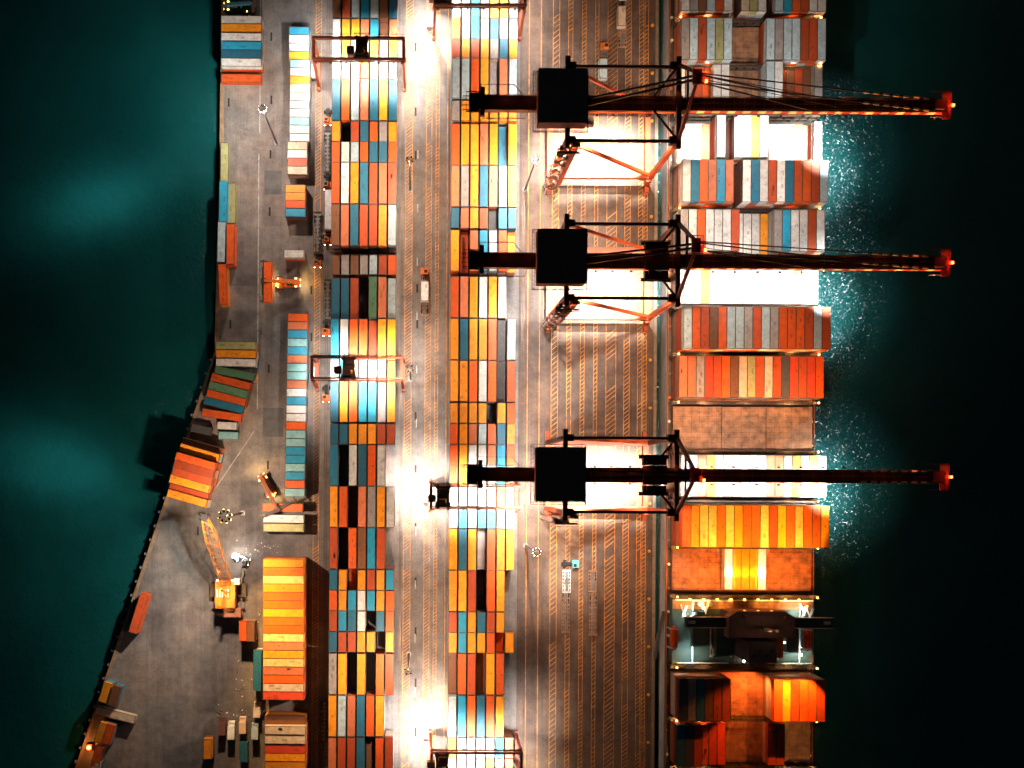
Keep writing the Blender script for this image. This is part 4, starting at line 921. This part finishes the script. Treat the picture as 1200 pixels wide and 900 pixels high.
for px, py, a_, lam, lab in ((384.5, 138, 90, True, 'orange tractor with lit lamps beside row six of the left block'), (384, 213, 90, True, 'orange tractor below a dark empty trailer beside the left block'), (384.5, 277.5, 90, True, 'orange tractor below a white loaded trailer beside the left block'),
        (372.5, 304, 90, True, 'orange tractor with a dark trailer in the outer service lane'), (383, 384, 90, True, 'orange tractor below the dark trailer near the middle left gantry'), (382.5, 461, 90, True, 'orange tractor just below the middle left gantry')):
    make_tractor(px, py, a_, M_MACH_O, lab, lam)
make_trailer(384, 178, 90, 'dark empty trailer beside rows seven and eight of the left block', M_SHIPDARK); make_trailer(372.3, 273, 90, 'dark empty trailer in the outer service lane', M_SHIPDARK)
make_trailer(384.3, 250, 90, 'trailer under the white box beside the left block'); loadbox(385, 245.5, 90, 40, 'W', 'white box on a trailer in the service lane'); make_trailer(384, 352, 90, 'dark skeletal trailer in the service lane above the middle left gantry', M_SHIPDARK)
make_trailer(380, 845, 90, 'dark trailer with pale fittings at the bottom of the service lane', M_SHIPDARK); make_trailer(382, 892, 90, 'dark trailer cut by the bottom edge of the service lane', M_STEEL)

def make_van(px, py, ang, paint, label, ln=5.4):
    x, y = P(px, py, 2); root = empty('box_van', (x, y, 0), label, 'van', 'vans parked near the bottom stack', -R(ang))
    b_ = MB(); b_.box((-.7, 0, 1.55), (ln - 1.5, 2.05, 2.2)); b_.build('cargo_box', paint, root)
    c = MB(); c.box((ln / 2 - .7, 0, 1.1), (1.4, 1.95, 1.2)); c.box((ln / 2 - 1.0, 0, 1.95), (.9, 1.8, .7), taper=.85); cab = c.build('cab', paint, root)
    w = MB(); w.box((ln / 2 - .5, 0, 1.98), (.12, 1.5, .5)); w.build('windscreen', M_GLASS, cab)
    wheels(root, (ln / 2 - 1.0, -ln / 2 + 1.2), .9, .38, .28); return root
make_van(271, 856, -90, M_WHITE, 'white box van right of a dark brown one near the bottom'); make_van(260.5, 851, -90, mat_paint('brown_vehicle_paint', (.12, .05, .035), dirt=.3), 'dark brown box van near the bottom'); make_van(284.3, 850, -90, mat_paint('cream_vehicle_paint', (.62, .45, .33), dirt=.3), 'cream box van above the teal flatbed load', 5.0)
make_van(301, 832, -90, mat_paint('beige_vehicle_paint', (.50, .40, .34), dirt=.3), 'beige box van below the teal container', 4.6); make_van(298.7, 857, -90, mat_paint('pale_blue_vehicle_paint', (.40, .55, .66), dirt=.25), 'pale blue box van below the beige one', 4.8)
loadbox(285.3, 881.5, 90, 20, 'T', 'dark teal short container below the cream van', 0.02)

def make_stacker(px, py, ang, label, paint, boomlen=11.0, raise_=3.0, lamp=True):
    """body centre at px,py; the arm points along +x"""
    x, y = P(px, py, 2); root = empty('reach_stacker', (x, y, 0), label, 'reach stacker', 'reach stackers handling containers', -R(ang))
    b_ = MB(); b_.box((0, 0, 1.4), (7.4, 2.4, 1.1)); b_.box((-2.9, 0, 2.2), (1.9, 2.9, 1.3)); b_.box((2.2, 0, 1.4), (1.4, 3.3, .9)); b_.build('body', paint, root)
    c = MB(); c.box((-.6, 0, 2.75), (1.8, 1.5, 1.6), taper=.88); cb = c.build('cab', mat_paint('cab_dark_paint', (.06, .05, .045)), root)
    w = MB(); w.box((.25, 0, 2.8), (.06, 1.2, 1.1)); w.box((-.6, 0, 3.57), (1.1, 1.0, .04)); w.build('window', M_GLASS, cb)
    a = MB(); tip = (-2.9 + boomlen, 0, 3.4 + raise_); a.bar((-2.9, 0, 3.4), tip, 1.0, 1.1, w2=.75); a.bar((1.2, .6, 1.9), (1.6, .4, 3.2 + raise_ * .4), .3); a.bar((1.2, -.6, 1.9), (1.6, -.4, 3.2 + raise_ * .4), .3)
    am = a.build('arm', paint, root)
    s = MB(); s.box((tip[0] + .2, 0, tip[2] - .7), (1.0, 8.5, .45)); s.box((tip[0] + .2, 0, tip[2] - .25), (1.6, 1.6, .7))
    for e in (-1, 1): s.box((tip[0] + .2, e * 5.2, tip[2] - .7), (.5, 2.6, .3)); s.box((tip[0] + .2, e * 6.0, tip[2] - .9), (2.3, .35, .5))
    s.build('spreader', mat_paint('spreader_paint', (.05, .03, .025)), am)
    for xx, yy, r in ((2.3, 1.65, .85), (2.3, -1.65, .85), (-2.4, 1.25, .75), (-2.4, -1.25, .75)):
        t = MB(); t.cyl((xx, yy - .35, r), (xx, yy + .35, r), r, 18); o = t.build('wheel', M_BLACK, root); h = MB(); e = 1 if yy > 0 else -1; h.cyl((xx, yy + e * .35, r), (xx, yy + e * .38, r), r * .5, 10); h.build('rim', paint, o)
    l = MB()
    for e in (-1, 1): l.box((-3.9, e * .9, 2.4), (.12, .45, .3)); l.box((2.95, e * 1.3, 1.9), (.1, .4, .3)); l.box((-2.6, e * 1.2, 2.95), (.5, .3, .2))
    l.build('work_lamp', M_LAMP_Y, root)
    if lamp:
        ca, sa = math.cos(-R(ang)), math.sin(-R(ang))
        for q in (3.4, -4.3): spot('work_light', (x + ca * q, y + sa * q, 3.6), 2600, (1, .6, .2), 150, (x + ca * q * 1.8, y + sa * q * 1.8, 0), .6)
    return root
make_stacker(337, 331.5, 180, 'reach stacker carrying a bright orange container on open ground', M_MACH_O, 9.6, 2.2)
xx, yy = P(313.5, 330, 6.5); loadbox(313.5, 330.5, 90, 40, 'O', 'bright orange container held by the reach stacker', 2.9)
make_stacker(313, 570, 62, 'reach stacker reaching over the three boxes above the tall amber stack', mat_paint('rusty_machine_paint', (.32, .10, .04), dirt=.5, rust=.5), 10.5, 3.0)
make_stacker(278, 8, 0, 'dark teal and orange reach stacker at the top of the sea wall', mat_paint('teal_machine_paint', (.02, .11, .14), dirt=.4, rust=.4), 8, 1.5, False)

# ---------------------------------------------------------------- mobile harbour crane with lattice boom
mc = empty('mobile_harbour_crane', (*P(266, 692, 4), 0), 'yellow mobile harbour crane with a long lattice boom lying toward the light mast', 'crane')
mo = Vector(mc.location)
f = MB(); f.box((0, 0, 1.5), (11, 4.2, 1.2)); f.build('carrier', M_SHIPDARK, mc)
for sx in (-1, 1):
    for sy in (-1, 1):
        f = MB(); f.bar((sx * 3.6, sy * 1.5, 1.5), (sx * 4.6, sy * 5.6, 1.2), .6, .5); f.cyl((sx * 4.6, sy * 5.6, 0), (sx * 4.6, sy * 5.6, 1.3), .25, 8); f.cyl((sx * 4.6, sy * 5.6, .02), (sx * 4.6, sy * 5.6, .25), .95, 14); f.build('outrigger', M_STEEL, mc)
for k in range(6):
    for s in (-1, 1):
        w = MB(); w.cyl((-4.4 + k * 1.75, s * 1.9 - .3, .65), (-4.4 + k * 1.75, s * 1.9 + .3, .65), .65, 14); w.build('wheel', M_BLACK, mc)
f = MB(); f.cyl((0, 0, 2.1), (0, 0, 2.9), 1.9, 20); f.build('turntable', M_BLACK, mc)
M_YELLOW_ = mat_paint('harbour_crane_orange', (.55, .17, .015), dirt=.5)
house = MB(); house.box((-.2, -1.0, 4.6), (6.0, 8.4, 3.2)); house.box((1.4, -3.6, 6.5), (2.4, 2.6, .8)); house.box((-1.8, -3.4, 6.4), (1.4, 2.2, .6)); hs_ = house.build('machinery_house', M_YELLOW_, mc)
hm = MB()
for i in range(5): hm.box((-2.6 + i * .85, -.6, 6.35), (.35, 2.4, .3))
hm.build('roof_vent', M_WHITE, hs_)
bl = MB(); bl.box((1.8, -6.6, 4.0), (5.2, 2.6, 2.6)); bl.build('counterweight', mat_paint('counterweight_paint', (.40, .17, .10), dirt=.4), mc)
cb = MB(); cb.box((3.4, 3.0, 5.6), (1.7, 2.0, 2.2)); c_ = cb.build('cab', M_WHITE, mc); w = MB(); w.box((3.4, 4.03, 5.7), (1.4, .06, 1.5)); w.build('window', M_GLASS, c_)
tipw = Vector((*P(240, 608, 20), 20)); base = Vector((0.2, 2.2, 5.5)); tip = tipw - mo; dr = (tip - base).normalized(); sd = dr.cross(Vector((0, 0, 1))).normalized(); upv = sd.cross(dr)
lb = MB(); n = 17; ln_ = (tip - base).length
def sec(t):
    w_ = 1.65 * (1 if t < .75 else 1 - (t - .75) * 2.0) * (1 if t > .06 else .75); p_ = base + dr * (ln_ * t); return [p_ + sd * (a_ * w_) + upv * (b__ * w_ * .8) for a_, b__ in ((-1, -1), (1, -1), (1, 1), (-1, 1))]
prev = sec(0)
n = 13
for i in range(1, n + 1):
    cur = sec(i / n)
    for j in range(4):
        lb.bar(prev[j], cur[j], .22)
        lb.bar(prev[j], cur[(j + 1) % 4], .1) if i % 2 else lb.bar(prev[(j + 1) % 4], cur[j], .1)
        lb.bar(cur[j], cur[(j + 1) % 4], .1)
    prev = cur
lb.build('lattice_boom', mat_paint('lattice_yellow', (.34, .12, .015), dirt=.35), mc)
hd = MB()
hd.box(tip + dr * .6, (1.8, 1.8, 1.2), math.atan2(dr.y, dr.x))
for a_ in (-1.4, -.4, .7, 1.6): hd.bar(tip + sd * a_, tip + sd * a_ * 1.5 + dr * 2.2, .35)
hd.bar(tip - sd * 3.0, tip + sd * 2.4, .4)
hd.build('boom_head', M_BLACK, mc)
tw = MB(); tw.bar((-.2, -.6, 6), (0, 1.4, 15), .9, .8, w2=.5); tw.bar((1.2, -.6, 6), (0, 1.4, 15), .3); tw.build('tower', M_YELLOW, mc)
ro = MB()
for a_ in (-.4, .4): ro.bar((a_, 1.4, 14.8), tip + sd * a_, .09)
ro.build('boom_rope', M_BLACK, mc)
hk = MB(); hp = tip + dr * 1.2; hk.bar(hp, hp - Vector((0, 0, 9)), .09); hk.box(hp - Vector((0, 0, 9.6)), (.9, .6, 1.2)); hk.cyl(hp - Vector((0, 0, 10.3)), hp - Vector((0, 0, 10.9)), .3, 8); hk.build('hook_block', M_BLACK, mc)
lm = MB(); lm.box((-2.4, 3.3, 6.6), (.5, .3, .4)); lm.box((2.2, 3.3, 6.6), (.5, .3, .4)); lm.build('work_lamp', M_LAMP_W, mc)
spot('work_light', tuple(mo + Vector((0, -2, 16))), 12000, (1, .55, .16), 60, tuple(mo + Vector((0, -1, 5))), .7)
spot('work_light', tuple(mo + Vector((-2.2, 4.2, 7))), 5000, (1, .55, .16), 110, tuple(mo + Vector((-5, 12, 8))), .7)
# small service truck with bright lamp beside the crane
sv = make_tractor(283, 655, 20, M_STEEL, 'small grey service truck with very bright lamps beside the lattice boom crane', True)
lm = MB(); lm.box((0, .9, 2.4), (.5, .4, .4)); lm.box((-.8, -.5, 2.2), (.5, .4, .3)); lm.box((-1.8, .4, 1.6), (1.8, 1.6, .5)); lm.build('work_lamp', M_LAMP_W, sv)
p_ = P(285, 652); spot('work_light', (p_[0], p_[1], 4), 1600, (.85, .95, 1), 160, (p_[0], p_[1], 0), .6)
# quay light at the lower corner
p_ = P(103, 877, 3); ql = empty('quay_lamp', (*p_, 0), 'small glowing orange lamp box on the sea wall near the lower corner', 'lamp')
q = MB(); q.box((0, 0, .9), (1.6, 1.6, 1.8)); q.build('housing', M_MACH_O, ql); q = MB(); q.cyl((0, 0, 1.8), (0, 0, 2.3), .5, 12); q.build('lamp_lens', M_LAMP_O, ql)
spot('quay_light', (p_[0], p_[1], 4.2), 1800, DEEP, 165, (p_[0], p_[1], 0), .5)

# scattered scrap
db = MB()
for (px, py, rx, ry, n_) in ((284, 806, 14, 26, 34), (290, 640, 16, 10, 20), (300, 648, 26, 6, 20), (318, 640, 18, 4, 16), (303, 724, 3, 14, 14), (262, 835, 30, 6, 24)):
    for i in range(n_):
        x, y = P(px + random.gauss(0, rx * .5), py + random.gauss(0, ry * .5)); z_ = random.uniform(.1, .35)
        db.box((x, y, z_ / 2), (random.uniform(.12, .6), random.uniform(.08, .3), z_), random.uniform(0, 3), mi=random.choice((0, 0, 1, 2)))
tag(db.build('scrap_debris', [M_STEEL, M_WHITE, M_TRAIL]), 'pale scraps of dunnage and litter scattered on the yard', 'debris', kind='stuff')
# ---------------------------------------------------------------- sky, moonless night, camera
w = bpy.data.worlds.new('World'); bpy.context.scene.world = w; w.use_nodes = True
wn_, wl = w.node_tree.nodes, w.node_tree.links
sky = wn_.new('ShaderNodeTexSky'); sky.sky_type = 'NISHITA'; sky.sun_disc = False; sky.sun_elevation = R(-1); sky.sun_rotation = R(200)
wl.new(sky.outputs[0], wn_['Background'].inputs['Color']); wn_['Background'].inputs['Strength'].default_value = .085
cam = bpy.data.cameras.new('camera'); co = bpy.data.objects.new('camera', cam); C.objects.link(co)
cam.sensor_width = 36; cam.lens = FPX / 1200 * 36; cam.shift_x = (600 - NX) / 1200; cam.shift_y = (NY - 450) / 1200; cam.clip_start = 5; cam.clip_end = 5000
co.location = (0, 0, CAM_H); co.rotation_euler = (0, 0, SK)
sc = bpy.context.scene; sc.camera = co
sc.view_settings.view_transform = 'Standard'; sc.view_settings.look = 'None'; sc.view_settings.exposure = 0
sc.cycles.use_denoising = True; sc.cycles.max_bounces = 6; sc.cycles.sample_clamp_indirect = 8
